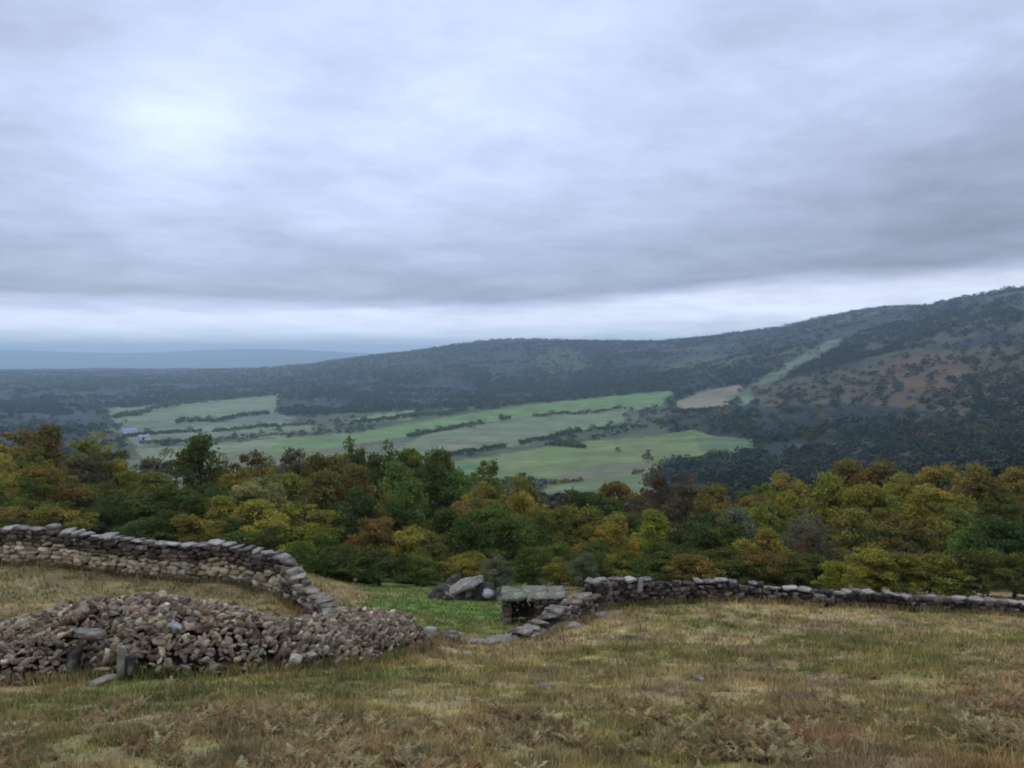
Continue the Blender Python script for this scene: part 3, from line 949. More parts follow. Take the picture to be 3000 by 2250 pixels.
# ------------------------------------------------------------------ slab-roofed shelter right of the gap
c0 = at(533, 27.0)
sh = empty('stone_shelter', c0, .05); tag(sh, 'low square stone shelter with a mossy flat slab roof and dark front', 'shelter')
r_ = np.random.default_rng(7)
sw, sdp, shh = 1.75, 1.5, .80
for (x0, y0, x1, y1) in ((-sw / 2, 0, -sw / 2, sdp), (sw / 2, 0, sw / 2, sdp), (-sw / 2, sdp, sw / 2, sdp), (sw * .02, 0, sw / 2, 0)):
    a = Acc(); L_ = math.hypot(x1 - x0, y1 - y0); ang = math.atan2(y1 - y0, x1 - x0); h = -.25
    while h < shh - .12:
        chh = r_.uniform(.12, .2); s_ = 0
        while s_ < L_:
            ln = r_.uniform(.18, .4)
            V = rock(ICO2, r_, (ln, .3, chh * 1.08), cuts=5, pw=.8) @ rotz(ang + r_.normal(0, .06)).T
            t_ = min(s_ + ln / 2, L_)
            a.add(V + np.array([x0 + math.cos(ang) * t_, y0 + math.sin(ang) * t_, h + chh / 2]), ICO2[1], stone_tint(r_, DARKW))
            s_ += ln
        h += chh * .95
    obj('side_wall', a.mesh('side_wall'), M['stone_a'], sh)
for i, (x0, wd) in enumerate(((-.62, .78), (.18, .8), (.86, .6))):
    V = rock(ICO3, r_, (wd * 1.16, 1.7 + r_.uniform(-.15, .2), r_.uniform(.08, .12)), cuts=3, pw=.9) @ rotz(r_.normal(0, .03)).T
    o = obj('roof_slab', mesh_np('roof_slab', V, ICO3[1]), M['turfcap'], sh, Vector((x0, .72, shh + .02)))

# tilted slab propped on dark boulders
single_stone('propped_slab', 'big pale mauve slab tilted up to the right on dark boulders', M['slab'], 464, 37.0, (1.9, 1.0, .24), (.20, -.38, .12), .74, 71, cat='boulder', cuts=10, pw=.7)
for i, (px, Yd, d, dz, lab) in enumerate([(444, 36.8, (1.5, 1.1, .9), .2, 'dark boulder under the low left end of the slab'),
                                          (466, 37.4, (1.8, 1.0, .7), .2, 'dark boulder under the middle of the tilted slab'),
                                          (484, 37.2, (1.0, .9, .95), .4, 'dark boulder holding up the raised end of the slab'),
                                          (497, 36.6, (.9, .8, .7), .2, 'rounded dark boulder right of the tilted slab'),
                                          (450, 38.2, (1.2, .9, 1.1), .4, 'dark boulder behind the low end of the tilted slab')]):
    single_stone('dark_boulder', lab, M['stone_dark'], px, Yd, d, (.1, .15, i), dz, 72 + i, cat='boulder', group='dark boulders round the slab')
single_stone('small_boulder', 'small pale boulder sitting against the dark boulder right of the slab', M['stone_pale'], 489, 36.0, (.5, .4, .4), (0, .2, .4), .45, 79, cat='boulder')


# ------------------------------------------------------------------ trees
def leaf_cloud(r, centers, radii, per, size, squash=.8):
    V = []; C = []
    for c, rd in zip(centers, radii):
        n = int(per)
        d = r.normal(size=(n, 3)); d /= np.linalg.norm(d, axis=1)[:, None]
        d[:, 2] = np.where(d[:, 2] < -.35, -d[:, 2], d[:, 2])
        rr = rd * np.clip(r.normal(.85, .22, n), .25, 1.35)
        p = c + d * rr[:, None] * np.array([1, 1, squash])
        nn = d + r.normal(0, .55, (n, 3)); nn /= np.linalg.norm(nn, axis=1)[:, None]
        t = np.cross(nn, r.normal(size=(n, 3))); t /= np.linalg.norm(t, axis=1)[:, None]
        b = np.cross(nn, t)
        sz = size * r.uniform(.55, 1.25, n)[:, None]
        quad = np.stack([p - t * sz - b * sz * .3, p + t * sz * .2 - b * sz * .8, p + t * sz + b * sz * .25, p - t * sz * .15 + b * sz * .8], 1)
        V.append(quad.reshape(-1, 3))
        cl = r.uniform(.80, 1.22)
        cc = cl * r.uniform(.7, 1.35, n)
        hue = r.normal(0, .10) + r.normal(0, .06, n)
        col3 = np.stack([cc * (1 + hue), cc * (1 + .15 * hue), cc * (1 - .3 * hue)], 1)
        C.append(np.repeat(col3, 4, 0))
    V = np.concatenate(V); C = np.concatenate(C)
    Fq = np.arange(len(V)).reshape(-1, 4)
    return V, Fq, np.clip(C, 0.2, 2.5)


def tube(acc, a, b, ra, rb, n=6):
    a = np.array(a, float); b = np.array(b, float); d = b - a; d /= max(np.linalg.norm(d), 1e-6)
    t = np.cross(d, [0, 0, 1.0]) if abs(d[2]) < .9 else np.cross(d, [1.0, 0, 0]); t /= np.linalg.norm(t); s_ = np.cross(d, t)
    ang = np.arange(n) * 2 * math.pi / n
    ring = np.cos(ang)[:, None] * t + np.sin(ang)[:, None] * s_
    V = np.concatenate([a + ring * ra, b + ring * rb])
    i = np.arange(n); j = (i + 1) % n
    acc.add(V, np.stack([i, j, j + n, i + n], -1), np.ones(3))


def tree_shape(seed, form):
    """unit tree, height 1, crown about 1 wide at form 'round'"""
    r = np.random.default_rng(seed)
    nC = {'round': 44, 'tall': 40, 'bush': 34, 'loose': 44}[form]
    cs = []; rs = []
    z0, z1, rx = {'round': (.16, .84, .37), 'tall': (.14, .88, .35), 'bush': (.10, .80, .38), 'loose': (.20, .88, .37)}[form]
    off = r.normal(0, .06, 2)
    for _ in range(nC):
        z = r.uniform(z0, z1); t = (z - z0) / (z1 - z0)
        prof = math.sqrt(max(0.05, 1 - (abs(t - .42) / .62) ** 2)) if form != 'tall' else (1 - t) ** .6 + .12
        a = r.uniform(0, 6.283); w = rx * prof * math.sqrt(r.uniform(.15, 1)) * r.uniform(.7, 1.3)
        cs.append(np.array([math.cos(a) * w + off[0] * t, math.sin(a) * w + off[1] * t, z + r.normal(0, .045)]))
        rs.append(r.uniform(.06, .165) * (.85 if form == 'loose' else 1))
    per = {'round': 190, 'tall': 190, 'bush': 210, 'loose': 88}[form]
    V, Fq, C = leaf_cloud(r, cs, rs, per, .0175)
    crown = (V, Fq, C)
    tr = Acc()
    tube(tr, (0, 0, -.06), (off[0] * .3, off[1] * .3, z0 + .102), .030, .022, 8)
    tube(tr, (off[0] * .3, off[1] * .3, z0 + .1), (off[0], off[1], z1), .022, .006)
    for c in cs[::2]:
        zc = max(z0 * .6, min(c[2] - .12, z1))
        k = zc / z1
        tube(tr, (off[0] * k, off[1] * k, zc), c, .011, .003, 5)
    for i in range(26):     # bare twigs at the rim
        c = cs[::2][r.integers(len(cs[::2]))]; d = r.normal(size=3); d /= np.linalg.norm(d); d[2] = abs(d[2])
        tube(tr, c, c + d * r.uniform(.1, .2), .0036, .001, 3)
    return crown, (np.concatenate(tr.V), np.concatenate(tr.F))


TINT = {
    'dark green': (.115, .140, .030), 'deep green': (.088, .122, .034), 'mid green': (.155, .205, .040), 'olive': (.255, .235, .046),
    'olive brown': (.240, .185, .048), 'yellow green': (.310, .300, .048), 'golden': (.365, .305, .056), 'rust orange': (.285, .215, .052),
    'red brown': (.180, .125, .066), 'grey brown': (.220, .190, .108), 'grey green': (.190, .215, .115), 'straw': (.36, .32, .11)}
for k, v in TINT.items():
    v = tuple(min(.5, a * 1.0) for a in v)
    M['leaf_' + k] = material('leaves_' + k.replace(' ', '_'), v, attr='tint', rough=.9, spec=.05, objvar=.14, transl=.34)
FORMS = ['round', 'round', 'tall', 'bush', 'loose', 'round', 'bush', 'loose']
SHAPES = []
for i, f in enumerate(FORMS):
    cr, tr = tree_shape(300 + i, f)
    tm = mesh_np('trunk', tr[0], tr[1]); tm.materials.append(M['bark'])
    SHAPES.append((f, cr, tm, {}))


def crown_mesh(si, kind):
    f, cr, tm, cache = SHAPES[si]
    if kind not in cache:
        me = mesh_np('crown', cr[0], cr[1], cr[2]); me.materials.append(M['leaf_' + kind])
        cache[kind] = me
    return cache[kind]


trees = []


def plant(kindc, px, pytop, wpx, Yd, si=None, name=None, catg='tree', hmin=2.0):
    p = at(px, Yd)
    ztop = float(slope(pytop)) * Yd
    hh = max(hmin, ztop - p.z)
    ww = wpx / F * Yd
    bush = hh < 3.2
    if si is None:
        si = R.choice([3, 6] if bush else [4, 7] if kindc in ('grey brown', 'red brown') else [0, 1, 2, 2, 4, 5, 7])
    nm = name or ('bush' if bush else 'tree')
    root = empty(nm, p, R.uniform(0, 6.283))
    root.scale = (ww / .92, ww / .92, hh / .97)
    obj('crown', crown_mesh(si, kindc), None, root)
    obj('trunk' if nm == 'tree' else 'stem', SHAPES[si][2], None, root)
    trees.append((nm, kindc, Yd, px, root, SHAPES[si][0]))
    return root


# the wood, read off the photograph: colour, centre x, top y, width (all in a 2212 wide view), distance
WOOD = [
    ('rust orange', 40, 925, 120, 100), ('olive brown', 120, 930, 110, 96), ('yellow green', 185, 945, 90, 90), ('olive', 60, 960, 120, 84),
    ('red brown', 170, 985, 110, 80), ('yellow green', 262, 990, 80, 82), ('dark green', 225, 970, 90, 88), ('grey brown', 335, 985, 110, 92), ('dark green', 435, 955, 125, 78),
    ('olive brown', 545, 972, 110, 92), ('grey brown', 640, 965, 100, 100), ('olive brown', 715, 975, 110, 92), ('dark green', 770, 960, 80, 108),
    ('dark green', 815, 972, 90, 98), ('mid green', 895, 965, 110, 92), ('mid green', 850, 1010, 110, 84), ('olive', 620, 1010, 110, 84),
    ('golden', 30, 1015, 120, 66), ('rust orange', 105, 1005, 120, 62), ('dark green', 200, 1040, 110, 70), ('olive', 320, 1030, 120, 70), ('deep green', 300, 1070, 150, 58), ('dark green', 400, 1050, 120, 60),
    ('deep green', 230, 1080, 100, 54), ('olive', 500, 1020, 110, 72), ('golden', 470, 1080, 90, 56), ('golden', 545, 1090, 130, 54), ('straw', 520, 1040, 90, 66), ('olive brown', 690, 1030, 120, 74),
    ('yellow green', 650, 1085, 140, 58), ('olive', 700, 1100, 100, 62), ('deep green', 770, 1065, 100, 62), ('olive brown', 780, 1020, 100, 74), ('mid green', 900, 1050, 120, 70),
    ('rust orange', 815, 1120, 90, 57), ('golden', 870, 1145, 90, 56), ('dark green', 855, 1090, 90, 62), ('deep green', 820, 1190, 120, 47), ('dark green', 720, 1180, 110, 48), ('mid green', 690, 1150, 70, 50),
    ('dark green', 960, 1110, 110, 60), ('golden', 1040, 1035, 100, 80), ('olive', 1120, 1040, 110, 82), ('golden', 1140, 1060, 70, 72), ('olive brown', 990, 1075, 100, 70), ('mid green', 1060, 1090, 110, 64),
    ('dark green', 1090, 1130, 110, 58), ('olive', 1010, 1190, 85, 50), ('golden', 1000, 1208, 55, 46), ('grey green', 1070, 1200, 60, 44), ('dark green', 930, 1170, 80, 52), ('mid green', 900, 1200, 80, 48),
    ('olive', 1230, 1085, 120, 66), ('mid green', 1180, 1100, 90, 62), ('deep green', 1240, 1060, 90, 84), ('dark green', 1320, 1070, 100, 80), ('golden', 1340, 1120, 90, 60), ('yellow green', 1400, 1110, 90, 62), ('mid green', 1200, 1170, 90, 52),
    ('dark green', 1290, 1170, 110, 50), ('grey green', 1262, 1195, 55, 44), ('olive', 1210, 1215, 60, 46), ('red brown', 1430, 1020, 90, 88), ('red brown', 1480, 1040, 80, 82), ('rust orange', 1550, 1060, 130, 80), ('rust orange', 1610, 1065, 80, 84),
    ('deep green', 1500, 1110, 110, 62), ('grey green', 1580, 1110, 110, 60), ('dark green', 1440, 1170, 120, 50), ('dark green', 1560, 1180, 120, 48), ('olive', 1660, 1085, 100, 66), ('yellow green', 1690, 1060, 80, 74),
    ('olive brown', 1640, 1180, 80, 46), ('golden', 1650, 1150, 80, 52), ('yellow green', 1790, 1035, 130, 80), ('grey brown', 1750, 1110, 90, 62), ('red brown', 1760, 1150, 80, 54), ('yellow green', 1880, 1045, 120, 74),
    ('rust orange', 1820, 1005, 120, 105), ('olive brown', 1900, 1010, 130, 100), ('rust orange', 2010, 1000, 110, 105), ('golden', 1960, 1040, 110, 88), ('yellow green', 2030, 1050, 120, 78), ('rust orange', 2110, 1015, 110, 92), ('rust orange', 2190, 1000, 110, 96),
    ('olive', 1850, 1110, 120, 62), ('olive brown', 1960, 1110, 130, 62), ('olive', 2060, 1110, 100, 60), ('dark green', 2150, 1080, 120, 64), ('deep green', 2180, 1120, 130, 54), ('mid green', 2120, 1140, 100, 56),
    ('yellow green', 1870, 1175, 120, 46), ('olive', 1930, 1190, 110, 46), ('olive', 2010, 1190, 100, 46), ('dark green', 1760, 1195, 90, 46), ('dark green', 2080, 1180, 110, 46), ('dark green', 2190, 1190, 110, 44), ('yellow green', 1810, 1215, 80, 42),
    ('dark green', 60, 1070, 120, 52), ('olive', 130, 1085, 110, 48), ('olive brown', 10, 1090, 110, 48), ('olive', 420, 1100, 90, 46), ('deep green', 350, 1105, 110, 46), ('dark green', 590, 1130, 80, 46), ('mid green', 640, 1165, 70, 44),
    ('dark green', 1150, 1180, 80, 48), ('olive', 1350, 1190, 90, 46), ('olive brown', 1500, 1190, 90, 46),
    ('golden', -60, 960, 140, 70), ('dark green', -70, 1050, 150, 52), ('rust orange', 2290, 1010, 140, 80), ('dark green', 2300, 1100, 150, 52),
]
for (k, cx_, ty_, w_, Yd) in WOOD:
    plant(k, cx_ / 2.16, ty_ / 2.16 - 1, w_ / 2.16 * 1.42, Yd)
# undergrowth filling the wood between the trees read off above
base_list = list(WOOD)
for i in range(150):
    px = R.uniform(-150, 1174); Yd = R.choice([46, 52, 58, 66, 76, 90, 110])
    near_ = min(base_list, key=lambda t: (t[1] / 2.16 - px) ** 2 + ((t[4] - Yd) * 4) ** 2)
    if near_[4] >= Yd: pyt = near_[2] / 2.16 + (near_[4] - Yd) * .9 + R.uniform(4, 16)
    else: pyt = near_[2] / 2.16 + R.uniform(6, 18)
    if 365 < px < 520 and Yd < 50: Yd = 52
    kk = near_[0] if R.random() < .55 else R.choice(['dark green', 'olive', 'olive brown', 'deep green', 'mid green'])
    plant(kk, px, pyt, R.uniform(50, 72), Yd)

# lower scrub of the wood's shady floor
# ------------------------------------------------------------------ far trees, hedges, farms
def small_tree_mesh(seed, per=46, n=9):
    r = np.random.default_rng(seed)
    cs = [np.array([r.normal(0, .20), r.normal(0, .20), r.uniform(.12, .78)]) for _ in range(n)]
    V, Fq, C = leaf_cloud(r, cs, [r.uniform(.16, .24) for _ in cs], per, .05)
    tr = Acc(); tube(tr, (0, 0, -.15), (0, 0, .5), .03, .012, 4)
    V2 = np.concatenate(tr.V); F2 = np.concatenate(tr.F)
    return V, Fq, C, V2, F2


FAR = []
for i in range(5):
    V, Fq, C, V2, F2 = small_tree_mesh(700 + i)
    FAR.append((V, Fq, C, V2, F2))
farmesh = {}


def far_mesh(i, kind):
    if (i, kind) not in farmesh:
        V, Fq, C, V2, F2 = FAR[i]
        me = mesh_np('tree', np.concatenate([V, V2]), np.concatenate([Fq, F2 + len(V)]), np.concatenate([C, np.ones((len(V2), 3)) * .6]))
        me.materials.append(M['leaf_' + kind]); farmesh[(i, kind)] = me
    return farmesh[(i, kind)]


far_items = []


def far_tree(px, py, hpx, kind, where):
    p = ray(px, py)
    if p is None: return
    h = hpx / F * p.y
    o = obj('tree', far_mesh(R.randrange(5), kind), None, None, p)
    w = h * R.uniform(.95, 1.5)
    o.scale = (w, w, h); o.rotation_euler = (0, 0, R.uniform(0, 6.28))
    far_items.append((kind, where, px, o))


def q2(v): return v / 2.16016


for (x_, y_, h_, k_) in [(1598, 828, 22, 'red brown'), (1575, 884, 24, 'deep green'), (1335, 978, 14, 'olive brown'), (1245, 962, 18, 'dark green'), (1400, 1000, 34, 'grey brown'),
                         (1018, 925, 14, 'dark green'), (1040, 918, 16, 'dark green'), (1085, 908, 16, 'dark green'), (1570, 735, 8, 'dark green'), (1780, 1010, 22, 'dark green')]:
    far_tree(q2(x_), q2(y_), q2(h_), k_, 'standing alone in the valley fields')
for i in range(62):       # the spur's wood, its nearest trees one by one
    for _ in range(40):
        px, py = R.uniform(q2(1440), q2(2212)), R.uniform(q2(870), q2(1050))
        if float(woodmask(np.array([px]), np.array([py]))[0]) > .8: break
    far_tree(px, py, R.uniform(8, 14), R.choice(['dark green', 'deep green', 'grey green', 'grey brown', 'dark green', 'mid green']), 'on the wooded spur below the brown slope')
for i in range(22):
    px = R.uniform(q2(240), q2(800)); py = R.uniform(q2(905), q2(960))
    far_tree(px, py, R.uniform(4.5, 8), R.choice(['dark green', 'deep green', 'grey green']), 'scattered over the pale fields at left')


def hedge(label, pts, hpx, kind='deep green', dens=1.0):
    P_ = [ray(q2(a), q2(b)) for a, b in pts]
    P_ = [p for p in P_ if p is not None]
    if len(P_) < 2: return
    r = np.random.default_rng(len(pts) * 7 + int(pts[0][0]))
    o0 = P_[0]; cs = []; rs = []
    for a, b in zip(P_[:-1], P_[1:]):
        L = (b - a).length; h = hpx / 2.16 / F * (a.y + b.y) / 2
        n = int(max(6, min(320, L / (h * .28) * dens)))
        for i in range(n):
            p = a.lerp(b, (i + r.random()) / n)
            if fbm(np.array([p.x / 40]), np.array([p.y / 40]), 5, 2)[0] < (.30 if p.x < -120 else .38): continue
            hh = h * r.uniform(.35, .9) * (1.5 if r.random() < .1 else 1)
            cs.append(np.array([p.x - o0.x + r.normal(0, h * .25), p.y - o0.y + r.normal(0, h * .25), H(p.x, p.y) - o0.z + hh * .45])); rs.append(hh * .55)
    h = hpx / 2.16 / F * P_[0].y
    V, Fq, C = leaf_cloud(r, cs, rs, 40, h * .16)
    o = obj('hedgerow', mesh_np('hedgerow', V, Fq, C), M['leaf_' + kind], None, o0)
    tag(o, label, 'hedge', 'hedgerows dividing the valley fields')


hedge('dark hedgerow between the upper pale field and the stony strip in mid valley', [(940, 990), (1060, 972), (1190, 948), (1260, 930), (1400, 925)], 14)
hedge('thick hedgerow along the top of the bright middle field', [(1180, 962), (1260, 968), (1200, 955)], 12)
hedge('broken hedgerow splitting the two pale green fields at centre', [(880, 945), (1000, 922), (1095, 906), (1230, 896), (1350, 884)], 11)
hedge('hedgerow crossing from the tan field down to the spur wood', [(1400, 915), (1480, 905), (1560, 905), (1640, 900)], 18, 'grey brown')
hedge('hedgerow under the tan field on the right', [(1440, 888), (1500, 890), (1570, 888)], 12, 'dark green')
hedge('long dark hedgerow above the left pale field', [(250, 905), (330, 885), (450, 868), (560, 852)], 12)
hedge('hedgerow below the left pale field', [(380, 915), (500, 905), (610, 892), (700, 888)], 12)
hedge('hedgerow through the grey fields near the farm', [(270, 945), (400, 935), (560, 925), (680, 915)], 11)
hedge('hedgerow in front of the farm buildings', [(300, 960), (430, 952), (560, 945), (700, 938)], 11, 'grey green')
hedge('bushy hedgerow along the lower edge of the bright middle field', [(1400, 1015), (1440, 1010), (1500, 1003), (1560, 985)], 20, 'mid green')
hedge('hedgerow bounding the top of the long green strip', [(760, 918), (900, 900), (1060, 878), (1250, 858), (1440, 838)], 14)
hedge('thin hedgerow across the lower olive field', [(1180, 1048), (1300, 1035), (1400, 1020)], 12, 'olive brown')

# woods on the far slopes: too many to count
WK = ['dark green', 'deep green', 'grey brown', 'olive brown', 'red brown']
FW = {'dark green': np.array([.036, .056, .032]), 'deep green': np.array([.026, .046, .034]), 'grey brown': np.array([.055, .055, .048]), 'olive brown': np.array([.068, .060, .032]), 'red brown': np.array([.060, .048, .042]), 'grey green': np.array([.055, .088, .050])}  # leaf colours pushed darker and bluish, distance haze put into the tint
wr = np.random.default_rng(77)
wV = []; wF = []; wC = []; nn_ = 0
for (lo, hi, cnt, hp) in ((210, 1500, 4200, 10), (1500, 4200, 19000, 11)):
    got = 0; tries = 0
    while got < cnt and tries < 30:
        tries += 1
        m = 9000
        yy = np.exp(wr.uniform(math.log(lo), math.log(hi), m)); uu = wr.uniform(-.85, .85, m)
        xx = uu * yy; zz_ = hgt(xx, yy)
        px, py = topix(xx, yy, zz_)
        clump = fbm(xx / 90, yy / 90, 311) * .55 + fbm(xx / 260, yy / 260, 317) * .45
        w_ = woodmask(px, py)
        ok = (wr.random(m) < w_ * (.05 + .95 * sstep(.40, .52, clump)))
        for k in np.nonzero(ok)[0]:
            if got >= cnt: break
            base = FAR[wr.integers(5)]
            V = base[0]; nq = len(V) // 4
            sel = wr.permutation(nq)[:(120 if lo < 1000 else 46)]
            V = V.reshape(-1, 4, 3)[sel]; c = base[2].reshape(-1, 4, 3)[sel]
            ctr = V.mean(1, keepdims=True); V = ctr + (V - ctr) * (1.6 if lo < 1000 else 2.3)
            h = hp * wr.uniform(.6, 1.25); w2 = h * wr.uniform(1.0, 1.5)
            V = (V * np.array([w2, w2, h]) + np.array([xx[k], yy[k], zz_[k] - h * .12])).reshape(-1, 3)
            kind = WK[int(np.clip(wr.normal(.7 + (2.2 if px[k] > 760 and clump[k] > .52 else 0), 1.2), 0, 4))]
            if yy[k] < 1500 and wr.random() < .25: kind = 'grey green'
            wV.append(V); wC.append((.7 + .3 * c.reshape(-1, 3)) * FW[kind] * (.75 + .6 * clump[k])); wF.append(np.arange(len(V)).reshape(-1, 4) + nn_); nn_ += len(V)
            got += 1
M['woods'] = material('far_foliage', None, attr='tint', rough=.8, transl=.15)
tag(obj('woodland', mesh_np('woodland', np.concatenate(wV), np.concatenate(wF), np.concatenate(wC)), M['woods']),
    'dark scrub and woodland covering the far slopes', 'woodland', kind='stuff')


def farm(name, label, px, py, wpx, hm_, rz, seed=0):
    p = ray(px, py)
    if p is None: return
    w = wpx / F * p.y; d = w * .5
    root = empty(name, p, rz); tag(root, label, 'farm building')
    def bx(nm, x0, x1, y0, y1, za, zb, mat, par):
        V = np.array([[x, y, z] for z in (za, zb) for (x, y) in ((x0, y0), (x1, y0), (x1, y1), (x0, y1))], float)
        Fc = np.array([[3, 2, 1, 0], [4, 5, 6, 7], [0, 1, 5, 4], [1, 2, 6, 5], [2, 3, 7, 6], [3, 0, 4, 7]])
        return obj(nm, mesh_np(nm, V, Fc), mat, par)
    bx('wall', -w / 2, w / 2, -d / 2, d / 2, -3, hm_, M['render'], root)
    e = .6; rh = hm_ + d * .36
    V = np.array([[-w / 2 - e, -d / 2 - e, hm_ - .1], [w / 2 + e, -d / 2 - e, hm_ - .1], [w / 2 + e, d / 2 + e, hm_ - .1], [-w / 2 - e, d / 2 + e, hm_ - .1], [-w / 2 - e, 0, rh], [w / 2 + e, 0, rh]])
    me = bpy.data.meshes.new('roof'); me.from_pydata([tuple(v) for v in V], [], [(0, 1, 5, 4), (2, 3, 4, 5), (0, 4, 3), (1, 2, 5), (3, 2, 1, 0)]); me.update()
    rf = obj('roof', me, M['roof'], root)
    bx('chimney', w * .36, w * .36 + 1.1, -.5, .6, rh - 1.2, rh + 1.3, M['render'], rf)
    bx('door', -w * .1, -w * .1 + 2.6, -d / 2 - .06, -d / 2 + .1, 0, 3.2, M['dark'], root)
    for a in (-.36, .12, .32):
        bx('window', w * a - .7, w * a + .7, -d / 2 - .05, -d / 2 + .1, 1.6, 3.0, M['dark'], root)


farm('farm_building', 'pale bluish farm shed among hedges above the left wood', q2(282), q2(941), 13, 6.5, .25)
farm('farm_building', 'lone white farmhouse high on the dark slope at left', q2(374), q2(870), 5, 5.5, -.2)
farm('farm_building', 'low grey barn just right of the pale bluish shed', q2(312), q2(950), 10, 3.6, -.15)

# ------------------------------------------------------------------ labels of trees
FN = {'round': 'round-crowned', 'tall': 'tapering', 'bush': 'bushy', 'loose': 'loose thin'}
bk = {}
for (nm, k, Yd, px, o, f) in trees:
    row = 'front edge' if Yd < 50 else 'second row' if Yd < 62 else 'middle rows' if Yd < 80 else 'back rows'
    bk.setdefault((nm, k, row, f), []).append((px, o))
for (nm, k, row, f), its in bk.items():
    its.sort(key=lambda t: t[0])
    for n, (px, o) in enumerate(its):
        side = 'behind the left yard wall' if px < 280 else 'above the gap' if px < 560 else 'behind the right wall'
        lab = f'{k} {FN[f]} {nm}, {row} of the wood, {side}'
        if len([1 for q_ in its if (q_[0] < 280) == (px < 280) and (q_[0] < 560) == (px < 560)]) > 1:
            lab = f'{ORD[min(n, 19)]} {k} {FN[f]} {nm} from the left in the {row} of the wood'
        tag(o, lab.replace('bushy bush ', 'dense bush '), nm, 'trees and bushes of the autumn wood')
bk = {}
for (k, where, px, o) in far_items: bk.setdefault((k, where), []).append((px, o))
for (k, where), its in bk.items():
    its.sort(key=lambda t: t[0])
    for n, (px, o) in enumerate(its):
        lab = f'{k} tree {where}' + (f', {ORD[n]} such from the left' if len(its) > 1 and n < 20 else '')
        tag(o, lab, 'tree', 'scattered trees across the valley')

# ------------------------------------------------------------------ grass and bracken
def blades(n, ymin, ymax, hlo, hhi, wk, name, seed, pred=None, power=1.0, tone=1.0):
    r = np.random.default_rng(seed)
    t = r.random(n)
    y = (ymin ** (1 - power) + t * (ymax ** (1 - power) - ymin ** (1 - power))) ** (1 / (1 - power)) if power != 1 else ymin * (ymax / ymin) ** t
    x = r.uniform(-.92, .92, n) * y + r.uniform(-.4, .4, n)
    # gather into tussocks
    tus = fbm(x / .45, y / .45, 7, 3)
    keep_ = r.random(n) < sstep(.28, .62, tus) * .9 + .1
    x = x[keep_]; y = y[keep_]; tus = tus[keep_]; n = len(x)
    hh, _, _ = heap_h(x, y) if n < 1 else (None, None, None)
    z = hgt(x, y)
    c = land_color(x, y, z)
    px, py = topix(x, y, z)
    if pred is not None:
        k = pred(x, y, px, py, r); x, y, z, c, tus, px, py = x[k], y[k], z[k], c[k], tus[k], px[k], py[k]; n = len(x)
    h = r.uniform(hlo, hhi, n) * (.62 + .38 * sstep(8, 20, y)) * (.5 + 1.0 * tus) * (.8 + .4 * fbm(x / 2.0, y / 2.0, 15))
    w = wk * (.004 + .00085 * y) * r.uniform(.6, 1.4, n)
    a = r.uniform(0, 6.283, n); la = r.uniform(0, 6.283, n); lean = h * r.uniform(.1, .75, n)
    dx, dy = np.cos(a) * w, np.sin(a) * w
    b0 = np.stack([x - dx, y - dy, z - .03], -1); b1 = np.stack([x + dx, y + dy, z - .03], -1)
    tip = np.stack([x + np.cos(la) * lean, y + np.sin(la) * lean, z + h], -1)
    mid0 = b0 * .5 + tip * .5 + np.stack([-dx * .35 - np.cos(la) * lean * .2, -dy * .35 - np.sin(la) * lean * .2, h * .08], -1)
    V = np.stack([b0, b1, tip], 1).reshape(-1, 3)
    var = r.uniform(.62, 1.5, n)[:, None]
    straw = (r.random(n) < .22)[:, None]
    c = np.where(straw, c * .5 + np.array([.36, .29, .15]) * .6, c) * var * tone * 1.15
    C = np.repeat(c, 3, 0)
    return V, np.arange(len(V)).reshape(-1, 3), np.clip(C, .01, .8)


def wall_foot(seed):
    r = np.random.default_rng(seed); X_ = []; Y_ = []
    for pts, th in WALLPATHS:
        P_, D_, S_ = path_pts(pts, .25)
        n = int(S_[-1] * 260); s_ = r.uniform(0, S_[-1], n); sd_ = r.choice([-1, 1], n) * (th / 2 + np.abs(r.normal(.03, .10, n)))
        X_.append(np.interp(s_, S_, P_[:, 0]) + np.interp(s_, S_, D_[:, 1]) * sd_); Y_.append(np.interp(s_, S_, P_[:, 1]) - np.interp(s_, S_, D_[:, 0]) * sd_)
    for _ in range(5200):      # front foot of the heap
        i = r.integers(len(HP)); n_ = np.array([HD[i][1], -HD[i][0]])
        d_ = HW[i] * r.uniform(.86, 1.06); X_.append([HP[i, 0] + n_[0] * d_ + r.normal(0, .1)]); Y_.append([HP[i, 1] + n_[1] * d_])
    x = np.concatenate(X_); y = np.concatenate(Y_); n = len(x); z = hgt(x, y); c = land_color(x, y, z)
    h = r.uniform(.08, .30, n); w = (.004 + .0009 * y) * r.uniform(.7, 1.5, n); a = r.uniform(0, 6.283, n); la = r.uniform(0, 6.283, n); ln = h * r.uniform(.1, .6, n)
    V = np.stack([np.stack([x - np.cos(a) * w, y - np.sin(a) * w, z - .03], -1), np.stack([x + np.cos(a) * w, y + np.sin(a) * w, z - .03], -1),
                  np.stack([x + np.cos(la) * ln, y + np.sin(la) * ln, z + h], -1)], 1).reshape(-1, 3)
    c = c * r.uniform(.6, 1.4, n)[:, None]
    return V, None, np.clip(np.repeat(c, 3, 0), .01, .8)


def off_heap(x, y, px, py, r):
    hs = np.zeros(len(x))
    m = (px < 450) & (y > 12) & (y < 24)
    if m.any():
        idx = np.nonzero(m)[0]
        for a in range(0, len(idx), 20000):
            j = idx[a:a + 20000]
            hs[j] = heap_h(x[j], y[j])[0]
    return hs < .10


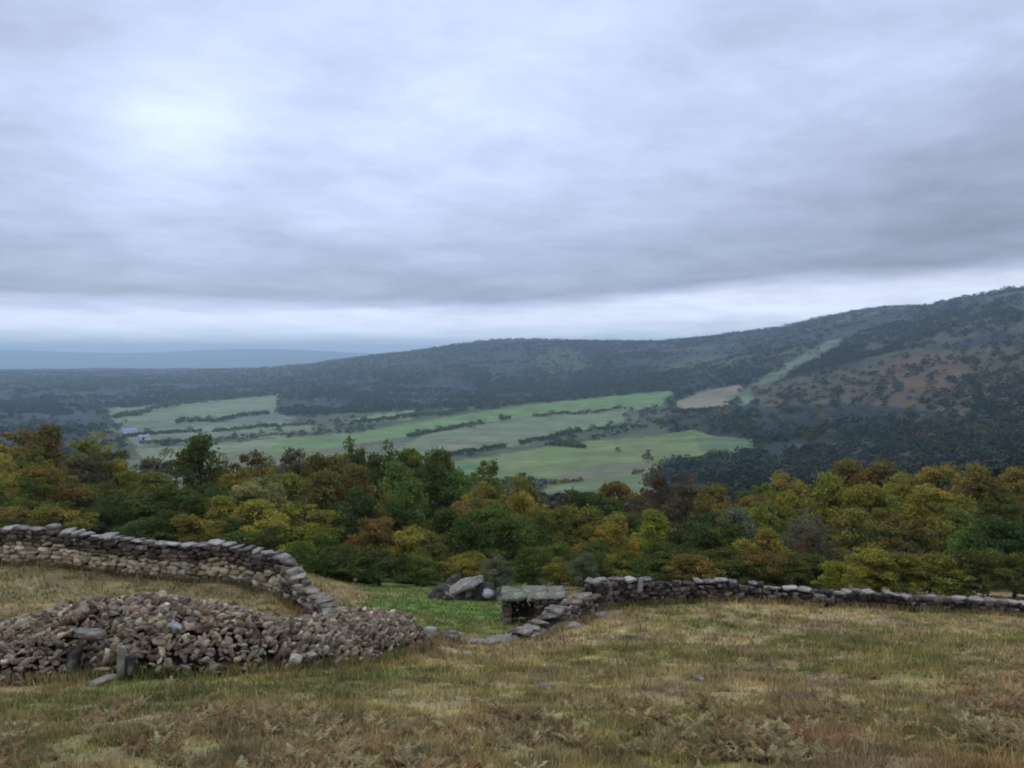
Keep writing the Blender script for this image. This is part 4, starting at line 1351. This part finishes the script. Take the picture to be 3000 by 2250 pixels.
parts_ = [blades(470000, 5.5, 46, .04, .12, 1.25, 'g', 1, off_heap, power=1.25), blades(58000, 5.5, 30, .10, .26, 1.0, 'g', 2, off_heap, power=1.5), wall_foot(3)]
V = np.concatenate([p[0] for p in parts_]); C = np.concatenate([p[2] for p in parts_])
tag(obj('grass', mesh_np('grass', V, np.arange(len(V)).reshape(-1, 3), C), M['grass']), 'rough dry and green grass of the hillside pasture', 'grass', kind='stuff')

# dead bracken: arching fronds with leaflets
br = np.random.default_rng(17)
bV = []; bC = []
n_cl = 0
while n_cl < 2400:
    y = 5.8 * (22 / 5.8) ** br.random(); x = br.uniform(-.85, .85) * y
    z = H(x, y); px, py = topix(np.array(x), np.array(y), np.array(z))
    w = float(sstep(682, 740, py) * sstep(600, 800, px)) * .75 + .9 * math.exp(-((px - 245) / 70) ** 2 - ((py - 745) / 32) ** 2) + .8 * math.exp(-((px - 1000) / 60) ** 2 - ((py - 688) / 24) ** 2) + .22 * float(sstep(680, 740, py)) + .05
    w *= float(sstep(.42, .6, fbm(np.array([x / .9]), np.array([y / .9]), 45)[0]))
    if br.random() > w or (y > 12 and px < 450 and heap_h(x, y)[0][0] > .05): continue
    n_cl += 1
    cb = np.array([(.38, .24, .10), (.46, .36, .17), (.30, .17, .075), (.42, .33, .15), (.26, .21, .085)][br.integers(5)]) * br.uniform(.7, 1.2)
    nf = br.integers(4, 8); Hc = br.uniform(.05, .16)
    for f in range(nf):
        az = br.uniform(0, 6.283); L = Hc * br.uniform(.9, 1.6); up = br.uniform(.5, 1.1)
        d = np.array([math.cos(az), math.sin(az)]); sd_ = np.array([-d[1], d[0]])
        for s_ in np.linspace(.18, 1, 9):
            p = np.array([x + d[0] * L * s_ * .75, y + d[1] * L * s_ * .75, z + L * up * (s_ - .55 * s_ * s_) * 1.3])
            lw = L * .36 * (1.15 - s_)
            for sg in (-1, 1):
                q_ = p + np.array([sd_[0] * lw * sg, sd_[1] * lw * sg, -lw * .25 + br.normal(0, .01)])
                t_ = p + np.array([d[0] * L * .10, d[1] * L * .10, .01])
                bV += [p, q_, t_]
                bC += [cb * br.uniform(.7, 1.3)] * 3
bV = np.array(bV); bC = np.array(bC)
tag(obj('dead_bracken', mesh_np('dead_bracken', bV, np.arange(len(bV)).reshape(-1, 3), np.clip(bC, .01, .8)), M['bracken']),
    'rusty dead bracken and weeds scattered through the foreground grass', 'bracken', kind='stuff')
